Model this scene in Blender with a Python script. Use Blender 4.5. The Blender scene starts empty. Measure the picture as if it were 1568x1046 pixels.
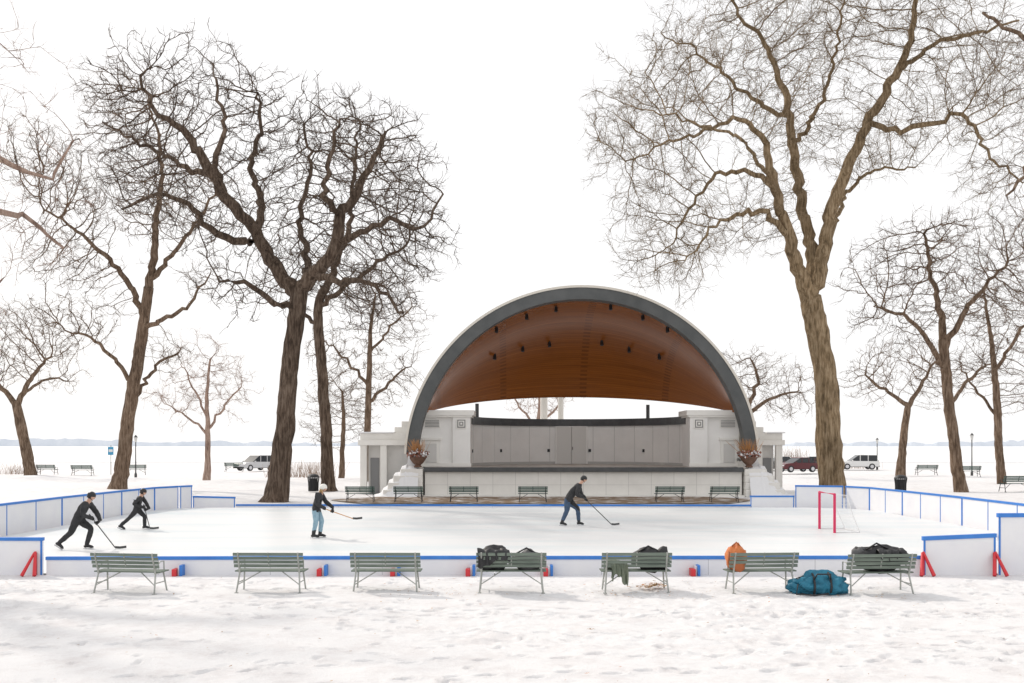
import bpy, bmesh, math, random, time
import numpy as np
from mathutils import Vector, Matrix, noise
T00=time.time()
random.seed(7)
F=1524.0; H=2.9; HOR=682.0
def gx(px,D): return (px-784.0)/F*D
def gz(py,D): return H+(HOR-py)/F*D
scene=bpy.context.scene
col=scene.collection

# ------------------------------------------------------------------ materials
def mat(name,c,rough=0.7,c2=None,scale=5.0,bump=0.0,bscale=None,metal=0.0,stretch=(1,1,1),detail=5,lo=0.35,hi=0.65,spec=0.5,bdist=0.02):
    m=bpy.data.materials.new(name); m.use_nodes=True
    nt=m.node_tree; b=nt.nodes['Principled BSDF']
    b.inputs['Roughness'].default_value=rough; b.inputs['Metallic'].default_value=metal
    b.inputs['Specular IOR Level'].default_value=spec
    b.inputs['Base Color'].default_value=(*c,1)
    tc=nt.nodes.new('ShaderNodeTexCoord'); mp=nt.nodes.new('ShaderNodeMapping')
    mp.inputs['Scale'].default_value=stretch
    nt.links.new(tc.outputs['Object'],mp.inputs['Vector'])
    if c2 is not None:
        n=nt.nodes.new('ShaderNodeTexNoise'); n.inputs['Scale'].default_value=scale; n.inputs['Detail'].default_value=detail
        n.inputs['Roughness'].default_value=0.6
        nt.links.new(mp.outputs[0],n.inputs['Vector'])
        r=nt.nodes.new('ShaderNodeValToRGB'); r.color_ramp.elements[0].position=lo; r.color_ramp.elements[1].position=hi
        r.color_ramp.elements[0].color=(*c,1); r.color_ramp.elements[1].color=(*c2,1)
        nt.links.new(n.outputs['Fac'],r.inputs['Fac']); nt.links.new(r.outputs['Color'],b.inputs['Base Color'])
    if bump>0:
        n2=nt.nodes.new('ShaderNodeTexNoise'); n2.inputs['Scale'].default_value=bscale or scale*3; n2.inputs['Detail'].default_value=6
        nt.links.new(mp.outputs[0],n2.inputs['Vector'])
        bp=nt.nodes.new('ShaderNodeBump'); bp.inputs['Strength'].default_value=bump; bp.inputs['Distance'].default_value=bdist
        nt.links.new(n2.outputs['Fac'],bp.inputs['Height']); nt.links.new(bp.outputs['Normal'],b.inputs['Normal'])
    return m

# ------------------------------------------------------------------ mesh builder
class MB:
    def __init__(s): s.v=[]; s.f=[]; s.m=[]
    def add(s,vs,fs,m):
        o=len(s.v); s.v+= [tuple(p) for p in vs]
        for f in fs: s.f.append(tuple(i+o for i in f)); s.m.append(m)
    def box(s,x0,x1,y0,y1,z0,z1,m=0,M=None):
        vs=[(x0,y0,z0),(x1,y0,z0),(x1,y1,z0),(x0,y1,z0),(x0,y0,z1),(x1,y0,z1),(x1,y1,z1),(x0,y1,z1)]
        if M is not None: vs=[M@Vector(p) for p in vs]
        s.add(vs,[(3,2,1,0),(4,5,6,7),(0,1,5,4),(1,2,6,5),(2,3,7,6),(3,0,4,7)],m)
    def tube(s,pts,r,m=0,n=8,cap=True):
        pts=[Vector(p) for p in pts]; k=len(pts)
        rs=r if isinstance(r,(list,tuple)) else [r]*k
        vs=[]
        for i,p in enumerate(pts):
            t=(pts[min(i+1,k-1)]-pts[max(i-1,0)])
            t=t.normalized() if t.length>1e-9 else Vector((0,0,1))
            ref=Vector((0.13,0.97,0.2)) if abs(t.y)<0.9 else Vector((1,0.1,0.1))
            a=t.cross(ref).normalized(); b=t.cross(a)
            for j in range(n):
                th=2*math.pi*j/n
                vs.append(p+a*(rs[i]*math.cos(th))+b*(rs[i]*math.sin(th)))
        fs=[]
        for i in range(k-1):
            for j in range(n):
                fs.append((i*n+j,i*n+(j+1)%n,(i+1)*n+(j+1)%n,(i+1)*n+j))
        if cap: fs.append(tuple(range(n))[::-1]); fs.append(tuple((k-1)*n+j for j in range(n)))
        s.add(vs,fs,m)
    def prism(s,poly,y0,y1,m=0,M=None):
        n=len(poly); vs=[(x,y0,z) for x,z in poly]+[(x,y1,z) for x,z in poly]
        if M is not None: vs=[M@Vector(p) for p in vs]
        fs=[tuple(range(n)),tuple(range(2*n-1,n-1,-1))]
        for i in range(n): j=(i+1)%n; fs.append((i,i+n,j+n,j))
        s.add(vs,fs,m)
    def lathe(s,prof,c,m=0,n=20):
        vs=[];fs=[]
        for r,z in prof:
            for j in range(n):
                th=2*math.pi*j/n; vs.append((c[0]+r*math.cos(th),c[1]+r*math.sin(th),c[2]+z))
        for i in range(len(prof)-1):
            for j in range(n): fs.append((i*n+j,i*n+(j+1)%n,(i+1)*n+(j+1)%n,(i+1)*n+j))
        fs.append(tuple(range(n))[::-1]); fs.append(tuple((len(prof)-1)*n+j for j in range(n)))
        s.add(vs,fs,m)
    def blob(s,c,r,m=0,amp=0.1,freq=2.0,seed=0,nu=18,nv=12,M=None,flat=None):
        vs=[];fs=[]
        for i in range(nv+1):
            ph=math.pi*i/nv
            for j in range(nu):
                th=2*math.pi*j/nu
                d=Vector((math.sin(ph)*math.cos(th),math.sin(ph)*math.sin(th),math.cos(ph)))
                k=1+amp*noise.noise(d*freq+Vector((seed*3.1,seed*1.7,seed)))*2
                p=Vector((d.x*r[0]*k,d.y*r[1]*k,d.z*r[2]*k))
                if flat is not None and p.z<-flat: p.z=-flat
                if M is not None: p=M@p
                vs.append(p+Vector(c))
        for i in range(nv):
            for j in range(nu): fs.append((i*nu+j,(i+1)*nu+j,(i+1)*nu+(j+1)%nu,i*nu+(j+1)%nu))
        s.add(vs,fs,m)
    def obj(s,name,mats,parent=None,smooth=False,bevel=0,loc=(0,0,0),rotz=0.0,auto=None):
        me=bpy.data.meshes.new(name); me.from_pydata(s.v,[],s.f)
        for mm in mats: me.materials.append(mm)
        me.polygons.foreach_set('material_index',s.m)
        bm=bmesh.new(); bm.from_mesh(me); bmesh.ops.recalc_face_normals(bm,faces=bm.faces); bm.to_mesh(me); bm.free()
        if smooth: me.polygons.foreach_set('use_smooth',[True]*len(me.polygons))
        if auto: 
            me.polygons.foreach_set('use_smooth',[True]*len(me.polygons)); me.set_sharp_from_angle(angle=math.radians(auto))
        me.update()
        return link(name,me,parent,loc,rotz,bevel)
def link(name,me,parent=None,loc=(0,0,0),rotz=0.0,bevel=0):
    o=bpy.data.objects.new(name,me); col.objects.link(o); o.location=loc; o.rotation_euler=(0,0,rotz)
    if parent: o.parent=parent
    if bevel>0:
        b=o.modifiers.new('bevel','BEVEL'); b.width=bevel; b.segments=2; b.limit_method='ANGLE'
    return o
def empty(name,loc=(0,0,0),rotz=0):
    e=bpy.data.objects.new(name,None); col.objects.link(e); e.location=loc; e.rotation_euler=(0,0,rotz); return e

# ------------------------------------------------------------------ world, sun, camera
SUN_EL=math.radians(38); SUN_AZ=math.radians(-46)   # azimuth measured from +Y, negative = left
w=bpy.data.worlds.new("World"); scene.world=w; w.use_nodes=True
nt=w.node_tree; bg=nt.nodes['Background']
sky=nt.nodes.new('ShaderNodeTexSky'); sky.sky_type='NISHITA'; sky.sun_disc=False
sky.sun_elevation=SUN_EL; sky.sun_rotation=SUN_AZ; sky.dust_density=4.0; sky.air_density=1.0
tc=nt.nodes.new('ShaderNodeTexCoord'); mp=nt.nodes.new('ShaderNodeMapping'); mp.inputs['Scale'].default_value=(1,1,3.5)
nz=nt.nodes.new('ShaderNodeTexNoise'); nz.inputs['Scale'].default_value=1.6; nz.inputs['Detail'].default_value=5
nt.links.new(tc.outputs['Generated'],mp.inputs[0]); nt.links.new(mp.outputs[0],nz.inputs['Vector'])
mr=nt.nodes.new('ShaderNodeMapRange'); mr.inputs[1].default_value=0.3; mr.inputs[2].default_value=0.75; mr.inputs[3].default_value=0.9; mr.inputs[4].default_value=0.98
nt.links.new(nz.outputs['Fac'],mr.inputs[0])
mx=nt.nodes.new('ShaderNodeMix'); mx.data_type='RGBA'
nt.links.new(mr.outputs[0],mx.inputs[0]); nt.links.new(sky.outputs[0],mx.inputs[6]); mx.inputs[7].default_value=(8.1,8.05,8.05,1)
nt.links.new(mx.outputs[2],bg.inputs['Color']); bg.inputs['Strength'].default_value=0.136
sl=bpy.data.lights.new('sun','SUN'); sl.energy=2.3; sl.angle=math.radians(2.2); sl.color=(1.0,0.92,0.82)
so=bpy.data.objects.new('sun',sl); col.objects.link(so)
sd=Vector((math.sin(SUN_AZ)*math.cos(SUN_EL),math.cos(SUN_AZ)*math.cos(SUN_EL),math.sin(SUN_EL)))
so.rotation_euler=sd.to_track_quat('Z','Y').to_euler(); so.location=(-30,40,40)
cd=bpy.data.cameras.new('camera'); cd.lens=35; cd.sensor_width=36; cd.shift_y=159.0/1568; cd.clip_end=9000; cd.clip_start=0.1
cam=bpy.data.objects.new('camera',cd); col.objects.link(cam); cam.location=(0,0,H); cam.rotation_euler=(math.radians(90),0,0)
scene.camera=cam
scene.view_settings.view_transform='Standard'; scene.view_settings.look='None'; scene.view_settings.exposure=0

# ------------------------------------------------------------------ shared materials
M_snowcap=mat('snow_cap',(0.78,0.78,0.79),0.7,bump=0.4,bscale=9)
M_cream=mat('painted_masonry',(0.72,0.70,0.66),0.75,(0.78,0.76,0.72),1.2,bump=0.15,bscale=30)
M_panel=mat('stage_panel_paint',(0.78,0.765,0.74),0.6,(0.84,0.825,0.80),0.8)
M_dark=mat('dark_grey_metal',(0.05,0.053,0.055),0.5,(0.075,0.078,0.08),2.0)
M_black=mat('black_metal',(0.015,0.015,0.017),0.5)
M_roof=mat('roof_membrane',(0.35,0.35,0.34),0.8,(0.42,0.42,0.4),1.0)
M_blue=mat('blue_cap_rail',(0.03,0.17,0.55),0.45,(0.04,0.21,0.62),3.0)
M_board=mat('white_rink_board',(0.74,0.74,0.78),0.55,(0.80,0.80,0.81),1.5,lo=0.3,hi=0.7)
M_red=mat('red_bracket',(0.6,0.03,0.04),0.5)
M_steel=mat('galvanised_steel',(0.30,0.31,0.29),0.5,(0.42,0.43,0.40),8.0,metal=0.2)
M_slat=mat('green_grey_slat',(0.10,0.13,0.105),0.7,(0.18,0.215,0.18),6.0,stretch=(0.3,1,4),bump=0.2,bscale=12)
M_slatd=mat('dark_green_slat',(0.035,0.075,0.06),0.6,(0.05,0.1,0.08),4.0)

# ------------------------------------------------------------------ ground
rng=np.random.default_rng(11)
def vnoise(X,Y,cell,seed):
    r=np.random.default_rng(seed); L=r.random((512,512))
    gxx=X/cell+1000.3; gyy=Y/cell+1000.7
    ix=np.floor(gxx).astype(int); iy=np.floor(gyy).astype(int); fx=gxx-ix; fy=gyy-iy
    fx=fx*fx*(3-2*fx); fy=fy*fy*(3-2*fy); ix%=511; iy%=511
    return (L[ix,iy]*(1-fx)+L[ix+1,iy]*fx)*(1-fy)+(L[ix,iy+1]*(1-fx)+L[ix+1,iy+1]*fx)*fy-0.5
geo=lambda a,b,n: np.geomspace(a,b,n)
xs=np.concatenate([-geo(70,4000,14)[::-1],np.arange(-69,-12.9,1.0),np.linspace(-12.5,12.5,620),np.arange(13,69.1,1.0),geo(70,4000,14)])
ys=np.concatenate([np.array([-400,-100,-40,-15,0,6,9]),np.linspace(10.5,22.0,300),np.arange(22.5,130,0.9),geo(131,6000,22)])
X,Y=np.meshgrid(xs,ys,indexing='ij')
near=np.clip((22.0-Y)/0.8,0,1)*np.clip((14-np.abs(X))/1.5,0.2,1)*np.clip((Y-9)/1.5,0,1)
rough=np.clip(0.55+vnoise(X,Y,2.4,8)*2.4,0.15,1.3)
Z=(vnoise(X,Y,2.2,1)*0.06+vnoise(X,Y,0.7,2)*0.035+(vnoise(X,Y,0.28,3)*0.05+vnoise(X,Y,0.13,4)*0.038+vnoise(X,Y,0.07,9)*0.02)*rough)*near
Zf=np.zeros_like(Z)
def foot(cx,cy,a,l,wd,dep):
    i0,i1=np.searchsorted(xs,[cx-0.5,cx+0.5]); j0,j1=np.searchsorted(ys,[cy-0.5,cy+0.5])
    if i1<=i0 or j1<=j0: return
    dx=X[i0:i1,j0:j1]-cx; dy=Y[i0:i1,j0:j1]-cy
    u=dx*math.cos(a)+dy*math.sin(a); v=-dx*math.sin(a)+dy*math.cos(a)
    q=(u/l)**2+(v/wd)**2
    Zf[i0:i1,j0:j1]+= -dep*np.exp(-q**2)+dep*0.35*np.exp(-(np.sqrt(q)-1.5)**2*6)
for k in range(620):
    cx=rng.uniform(-12,12); cy=10.5+11.3*rng.random()**0.6
    foot(cx,cy,rng.uniform(0,3.14),rng.uniform(.09,.15),rng.uniform(.045,.065),rng.uniform(0.015,0.05))
for k in range(20): # walking tracks
    cx=rng.uniform(-11,11); cy=rng.uniform(12,21); a=rng.uniform(-0.5,0.5)+(math.pi if rng.random()<.5 else 0)
    for s_ in range(26):
        a+=rng.normal()*0.06; cx+=0.55*math.cos(a); cy+=0.55*math.sin(a)*0.5
        sd_=(-1)**s_*0.11; foot(cx-math.sin(a)*sd_,cy+math.cos(a)*sd_,a,0.14,0.06,0.055)
Z+=Zf*np.clip(near*2,0,1)
far=np.clip((Y-57)/4,0,1)*np.clip((140-Y)/20,0,1)+np.clip((np.abs(X)-18)/3,0,1)*np.clip((Y-15)/5,0,1)*np.clip((57-Y)/4,0,1)
Z+=(vnoise(X,Y,6.0,5)*0.22+vnoise(X,Y,2.2,6)*0.12-0.05)*np.clip(far,0,1)
nx,ny=X.shape
V=np.stack([X,Y,Z],-1).reshape(-1,3)
I=np.arange(nx*ny).reshape(nx,ny)
Q=np.stack([I[:-1,:-1],I[1:,:-1],I[1:,1:],I[:-1,1:]],-1).reshape(-1,4)
def np_mesh(name,V,Q,smooth=True):
    me=bpy.data.meshes.new(name); k=Q.shape[1]
    me.vertices.add(len(V)); me.vertices.foreach_set('co',V.astype(np.float32).ravel())
    me.loops.add(Q.size); me.loops.foreach_set('vertex_index',Q.astype(np.int32).ravel())
    me.polygons.add(len(Q)); me.polygons.foreach_set('loop_start',np.arange(0,Q.size,k,dtype=np.int32))
    me.polygons.foreach_set('loop_total',np.full(len(Q),k,dtype=np.int32))
    me.update(calc_edges=True)
    if smooth: me.polygons.foreach_set('use_smooth',np.ones(len(Q),dtype=bool))
    return me
def snow_mat():
    m=bpy.data.materials.new('snow'); m.use_nodes=True; n=m.node_tree; b=n.nodes['Principled BSDF']
    b.inputs['Roughness'].default_value=0.75; b.inputs['Specular IOR Level'].default_value=0.25
    g=n.nodes.new('ShaderNodeNewGeometry')
    def ns(sc,det=6,ro=0.6):
        t=n.nodes.new('ShaderNodeTexNoise'); t.inputs['Scale'].default_value=sc; t.inputs['Detail'].default_value=det; t.inputs['Roughness'].default_value=ro
        n.links.new(g.outputs['Position'],t.inputs['Vector']); return t
    a=ns(1.3,9,0.78); r=n.nodes.new('ShaderNodeValToRGB')
    r.color_ramp.elements[0].position=0.36; r.color_ramp.elements[0].color=(0.655,0.632,0.635,1)
    r.color_ramp.elements[1].position=0.53; r.color_ramp.elements[1].color=(0.735,0.728,0.735,1)
    n.links.new(a.outputs['Fac'],r.inputs[0])
    d=ns(26,3,0.7); r2=n.nodes.new('ShaderNodeValToRGB'); r2.color_ramp.elements[0].position=0.66; r2.color_ramp.elements[1].position=0.78
    r2.color_ramp.elements[1].color=(0.7,0.7,0.7,1)
    n.links.new(d.outputs['Fac'],r2.inputs[0])
    mx=n.nodes.new('ShaderNodeMix'); mx.data_type='RGBA'; n.links.new(r2.outputs[0],mx.inputs[0]); n.links.new(r.outputs[0],mx.inputs[6]); mx.inputs[7].default_value=(0.42,0.34,0.28,1)
    n.links.new(mx.outputs[2],b.inputs['Base Color'])
    c=ns(24,8,0.7); bp=n.nodes.new('ShaderNodeBump'); bp.inputs['Strength'].default_value=0.65; bp.inputs['Distance'].default_value=0.03
    n.links.new(c.outputs['Fac'],bp.inputs['Height']); n.links.new(bp.outputs[0],b.inputs['Normal'])
    return m
M_snow=snow_mat()
me=np_mesh('snow_ground',V,Q); me.materials.append(M_snow); link('snow_ground',me)

# frozen lake, far shore
b=MB(); b.box(-4500,4500,165,5900,0.02,0.06); b.obj('frozen_lake',[mat('lake_ice',(0.76,0.77,0.79),0.7,(0.80,0.80,0.80),0.01)])
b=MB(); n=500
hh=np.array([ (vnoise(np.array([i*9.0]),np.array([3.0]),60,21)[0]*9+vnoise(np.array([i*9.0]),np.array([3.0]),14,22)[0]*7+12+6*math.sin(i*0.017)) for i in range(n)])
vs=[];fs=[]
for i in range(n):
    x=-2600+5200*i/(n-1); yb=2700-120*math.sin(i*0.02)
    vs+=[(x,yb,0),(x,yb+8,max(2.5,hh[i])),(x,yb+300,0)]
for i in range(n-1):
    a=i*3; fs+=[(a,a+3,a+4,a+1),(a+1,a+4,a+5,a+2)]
b.add(vs,fs,0); b.obj('far_shore_treeline',[mat('far_trees_haze_tint',(0.62,0.67,0.74),0.9,(0.72,0.76,0.82),0.02)])  # aerial haze painted in as a pale blue-grey base colour

# bare grass strip in front of stage
vs=[];fs=[];n=90
for i in range(n):
    x=-9.5+22.5*i/(n-1)
    e=0.9*vnoise(np.array([x]),np.array([0.0]),1.3,31)[0]; e2=0.8*vnoise(np.array([x]),np.array([9.0]),1.1,32)[0]
    tape=min(1,(i+1)/10,(n-i)/10)
    mid=52.6
    vs+=[(x,mid-3.6*tape+e,0.035),(x,mid+3.0*tape+e2*0.3,0.035)]
for i in range(n-1): a=i*2; fs.append((a,a+2,a+3,a+1))
b=MB(); b.add(vs,fs,0); b.obj('bare_grass_strip',[mat('dead_grass',(0.20,0.135,0.085),0.9,(0.60,0.57,0.54),1.3,bump=0.5,bscale=20,lo=0.50,hi=0.64,detail=8)])

# ------------------------------------------------------------------ ice + boards
RX0,RX1,RY0,RY1=-16.0,16.0,22.3,46.0
b=MB()
c=2.5; poly=[(RX0,RY0),(RX1,RY0),(RX1,RY1-c),(RX1-c*0.3,RY1-c*0.3),(RX1-c,RY1),(RX0+c,RY1),(RX0+c*0.3,RY1-c*0.3),(RX0,RY1-c)]
b.add([(x,y,0.03) for x,y in poly],[tuple(range(len(poly)))],0)
b.obj('ice_rink',[mat('rink_ice',(0.65,0.70,0.72),0.4,(0.745,0.75,0.755),0.35,bump=0.06,bscale=3,stretch=(0.35,2.0,1),lo=0.34,hi=0.56,detail=10,spec=0.35)])
b=MB()
def board(p0,p1,h0,h1,t=0.05,cap=0.075,seams=2.4,capw=0.1,seamm=True):
    p0=Vector((p0[0],p0[1],0)); p1=Vector((p1[0],p1[1],0)); d=(p1-p0); L=d.length; ang=math.atan2(d.y,d.x)
    Mx=Matrix.Translation(p0)@Matrix.Rotation(ang,4,'Z')
    def bx(x0,x1,y0,y1,za0,za1,zb0,zb1,m):
        vv=[(x0,y0,za0),(x1,y0,zb0),(x1,y1,zb0),(x0,y1,za0),(x0,y0,za1),(x1,y0,zb1),(x1,y1,zb1),(x0,y1,za1)]
        b.add([Mx@Vector(p) for p in vv],[(3,2,1,0),(4,5,6,7),(0,1,5,4),(1,2,6,5),(2,3,7,6),(3,0,4,7)],m)
    bx(0,L,-t/2,t/2,-0.05,h0-cap,-0.05,h1-cap,0)
    bx(-0.01,L+0.01,-capw/2,capw/2,h0-cap,h0,h1-cap,h1,1)
    k=max(1,round(L/seams))
    for i in range(0,k+1):
        x=min(max(L*i/k,0.03),L-0.03); hhh=h0+(h1-h0)*x/L
        if seamm: bx(x-0.022,x+0.022,-t/2-0.012,t/2+0.012,0,hhh-cap,0,hhh-cap,1)
        elif 0<i<k: bx(x-0.006,x+0.006,-t/2-0.004,t/2+0.004,0,hhh-cap,0,hhh-cap,3)
board((-10.42,RY0),(-0.4,RY0+0.02),0.41,0.425,seamm=False); board((-0.38,RY0+0.02),(9.17,RY0),0.42,0.43,seamm=False)
board((RX0,RY0+0.1),(-10.5,RY0),0.84,0.84)
board((9.2,RY0),(10.83,RY0),0.86,0.93,cap=0.09); board((10.88,RY0),(RX1,RY0+0.1),1.38,1.40,cap=0.09)
def side(s):
    P=[(s*16.0,RY0+0.15),(s*16.25,30),(s*16.3,36),(s*16.1,41),(s*15.9,44.2),(s*15.3,45.6)]
    for a,c_ in zip(P[:-1],P[1:]): board(a,c_,1.05,1.05,seams=1.9)
side(-1); side(1)
board((-15.25,45.7),(-14.9,46.3),1.05,1.05); board((-14.85,46.35),(-12.9,46.4),0.55,0.5)
board((15.2,45.7),(13.2,46.4),1.05,1.05); board((13.15,46.4),(11.1,46.4),0.56,0.56)
board((-12.85,46.4),(11.05,46.1),0.16,0.16,cap=0.08,seamm=False)
for px in (278,497,608,722,840,1063):
    x=gx(px,RY0)
    b.box(x-0.12,x-0.02,RY0-0.30,RY0-0.028,0.0,0.16,2); b.box(x-0.02,x+0.03,RY0-0.2,RY0-0.027,0.0,0.22,0); b.box(x+0.03,x+0.09,RY0-0.25,RY0-0.028,0.0,0.24,1)
for px in (56,1412,1522):
    x=gx(px,RY0)
    b.tube([(x-0.02,RY0-0.05,0.5),(x-0.16,RY0-0.35,0.02)],[0.03,0.045],2,6); b.tube([(x,RY0-0.05,0.52),(x+0.12,RY0-0.35,0.02)],[0.03,0.045],2,6)
    b.box(x-0.03,x+0.03,RY0-0.07,RY0-0.03,0,0.5,2)
b.obj('rink_boards',[M_board,M_blue,M_red,mat('board_seam',(0.4,0.4,0.43),0.8)],bevel=0.008)

# ------------------------------------------------------------------ goal
b=MB(); D=33.4; gX=gx(1266,D)
b.tube([(gX,D-0.8,0.03),(gX,D-0.8,1.3),(gX,D+0.8,1.3),(gX,D+0.8,0.03)],0.045,0,8)
for sy in (-0.8,0.8):
    b.tube([(gX,D+sy,1.3),(gX+0.4,D+sy*0.97,1.26),(gX+0.62,D+sy*0.95,0.6),(gX+0.85,D+sy*0.9,0.05)],0.014,1,6)
b.tube([(gX,D-0.8,0.05),(gX+0.85,D-0.72,0.05),(gX+0.85,D+0.72,0.05),(gX,D+0.8,0.05)],0.02,1,6)
def back(t):
    P=[(0,1.3),(0.4,1.26),(0.62,0.6),(0.85,0.05)]
    k=min(int(t*3),2); u=t*3-k; return (P[k][0]*(1-u)+P[k+1][0]*u,P[k][1]*(1-u)+P[k+1][1]*u)
for i in range(15):
    y=D-0.78+1.56*i/14; b.tube([(gX+back(t/9)[0],y,back(t/9)[1]) for t in range(10)],0.003,1,3,False)
for i in range(1,14):
    q=back(i/14); b.tube([(gX+q[0],D-0.77,q[1]),(gX+q[0],D+0.77,q[1])],0.003,1,3,False)
for sy in (-0.78,0.78):
    for i in range(1,12):
        z=1.28*i/12; t=0
        while t<1 and back(t)[1]>z: t+=0.02
        b.tube([(gX,D+sy,z),(gX+back(min(t,1))[0],D+sy*0.97,z)],0.003,1,3,False)
b.obj('hockey_goal',[mat('goal_red_pipe',(0.62,0.02,0.10),0.4),mat('goal_white_net',(0.78,0.78,0.78),0.7)])

# ------------------------------------------------------------------ bandshell
CX=gx(890,58.0); FY=58.0; RC=1.87
band=empty('bandshell',(CX,FY,0))
def arch(bm_,R0,R1,y0,y1,a0,a1,m,n=96):
    vs=[];fs=[]
    for i in range(n+1):
        t=math.radians(a0+(a1-a0)*i/n); c_,s_=math.cos(t),math.sin(t)
        for R,y in ((R0,y0),(R1,y0),(R1,y1),(R0,y1)): vs.append((R*c_,y,RC+R*s_))
    for i in range(n):
        for j in range(4): fs.append((i*4+j,i*4+(j+1)%4,(i+1)*4+(j+1)%4,(i+1)*4+j))
    fs.append((0,1,2,3)); fs.append((n*4+3,n*4+2,n*4+1,n*4))
    bm_.add(vs,fs,m)
b=MB(); arch(b,9.5,10.16,-0.4,0.5,3,177,0); b.obj('arch_fascia',[mat('arch_grey',(0.07,0.076,0.077),0.55,(0.10,0.105,0.105),1.0)],band,auto=30)
b=MB(); arch(b,10.165,10.30,-0.46,0.55,3,177,0); b.obj('arch_edge_trim',[mat('arch_cream_trim',(0.70,0.66,0.59),0.6)],band,auto=30)
HS=4.8; PHM=78.0; KY=1.5
def shellpt(t,phi,off=0.0):
    R=9.55+off; s0=(HS-RC)/R; t0=math.asin(s0)
    tt=t0+(math.pi-2*t0)*t; h=max(0,R*math.sin(tt)-(HS-RC))
    return (R*math.cos(tt),0.3+KY*h*math.sin(phi),HS+h*math.cos(phi))
NT,NP=120,40
vs=[];fs=[];ms=[];uv=[]
for off in (0,1):
    for j in range(NP+1):
        ph=math.radians(PHM*j/NP)
        for i in range(NT+1):
            vs.append(shellpt(i/NT,ph,0.0 if off==0 else 0.45*(1-j/NP)+0.16)); uv.append((i/NT,j/NP))
W=NT+1; K=W*(NP+1)
for j in range(NP):
    for i in range(NT):
        fs.append((j*W+i,j*W+i+1,(j+1)*W+i+1,(j+1)*W+i)); ms.append(0)
        fs.append((K+j*W+i,K+(j+1)*W+i,K+(j+1)*W+i+1,K+j*W+i+1)); ms.append(1)
for i in range(NT):
    j=NP; fs.append((j*W+i,j*W+i+1,K+j*W+i+1,K+j*W+i)); ms.append(2)
me=bpy.data.meshes.new('shell'); me.from_pydata(vs,[],fs)
uvl=me.uv_layers.new(name='UVMap'); 
for lp in me.loops: uvl.data[lp.index].uv=uv[lp.vertex_index]
wd=bpy.data.materials.new('shell_wood'); wd.use_nodes=True; n=wd.node_tree; pb=n.nodes['Principled BSDF']
pb.inputs['Roughness'].default_value=0.27; pb.inputs['Specular IOR Level'].default_value=0.42
uvn=n.nodes.new('ShaderNodeTexCoord'); m1=n.nodes.new('ShaderNodeMapping'); m1.inputs['Scale'].default_value=(5,60,1)
n.links.new(uvn.outputs['UV'],m1.inputs[0]); t1=n.nodes.new('ShaderNodeTexNoise'); t1.inputs['Scale'].default_value=1.0; t1.inputs['Detail'].default_value=6
n.links.new(m1.outputs[0],t1.inputs['Vector']); r1=n.nodes.new('ShaderNodeValToRGB')
r1.color_ramp.elements[0].position=0.3; r1.color_ramp.elements[1].position=0.7
r1.color_ramp.elements[0].color=(0.25,0.075,0.012,1); r1.color_ramp.elements[1].color=(0.37,0.12,0.02,1)
n.links.new(t1.outputs['Fac'],r1.inputs[0])
wv=n.nodes.new('ShaderNodeTexBrick'); m2=n.nodes.new('ShaderNodeMapping'); m2.inputs['Scale'].default_value=(3,30,1)
wv.inputs['Scale'].default_value=1.0; wv.inputs['Mortar Size'].default_value=0.03; wv.inputs['Brick Width'].default_value=1.4; wv.inputs['Row Height'].default_value=0.5
wv.inputs['Color1'].default_value=(1,1,1,1); wv.inputs['Color2'].default_value=(0.88,0.88,0.88,1); wv.inputs['Mortar'].default_value=(0.62,0.6,0.6,1)
n.links.new(uvn.outputs['UV'],m2.inputs[0]); n.links.new(m2.outputs[0],wv.inputs['Vector'])
mm=n.nodes.new('ShaderNodeMix'); mm.data_type='RGBA'; mm.blend_type='MULTIPLY'; mm.inputs[0].default_value=1
n.links.new(r1.outputs[0],mm.inputs[6]); n.links.new(wv.outputs[0],mm.inputs[7]); n.links.new(mm.outputs[2],pb.inputs['Base Color'])
for q in (wd,M_roof,M_dark): me.materials.append(q)
me.polygons.foreach_set('material_index',ms); me.polygons.foreach_set('use_smooth',[True]*len(fs)); me.update()
link('shell',me,band)
b=MB()
def spot(px,py):
    best=None
    for j in range(0,60):
        for i in range(0,120):
            q=shellpt(i/120,math.radians(PHM*j/60)); Dq=FY+q[1]
            sx=784+F*(CX+q[0])/Dq; sy=HOR-F*(q[2]-H)/Dq
            e=(sx-px)**2+(sy-py)**2
            if best is None or e<best[0]: best=(e,q)
    q=best[1]
    b.tube([(q[0],q[1],q[2]+0.05),(q[0],q[1],q[2]-0.12)],0.05,0,6)
    b.tube([(q[0],q[1]+0.08,q[2]-0.05),(q[0],q[1]-0.04,q[2]-0.34)],[0.09,0.11],0,10)
for x_,y_ in [(760,500),(807,480),(851,468),(937,467),(983,480),(1022,500),(759,541),(801,530),(843,522),(921,522),(964,532),(1008,541)]: spot(x_,y_)
b.obj('ceiling_spotlights',[M_black],band)
# stage
b=MB(); b.box(-8.95,8.95,-1.75,12.2,0,1.6,0); b.obj('stage_base',[M_cream],band)
b=MB(); b.box(-8.9,8.9,-1.7,12.1,1.604,1.63,0); b.obj('stage_floor',[mat('stage_floor_deck',(0.30,0.26,0.22),0.32,(0.39,0.345,0.30),1.5)],band)
b=MB(); b.box(-9.0,9.0,-1.98,-1.68,1.40,1.66,0); b.obj('stage_nosing',[M_dark],band,bevel=0.02)
b=MB(); 
for i in range(15):
    x=-8.95+17.9*i/14; b.box(x-0.01,x+0.01,-1.756,-1.74,0.0,1.395,0)
b.box(-8.9,8.9,-1.757,-1.74,0.66,0.675,0)
b.obj('stage_front_joints',[mat('front_joint_grey',(0.5,0.485,0.46),0.8)],band)  # masonry joint lines, a tone darker than the wall
b=MB(); b.box(-9,9,-2.35,-1.76,-0.05,0.09); b.obj('stage_plinth_step',[M_cream],band,bevel=0.02)
b=MB()
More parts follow.
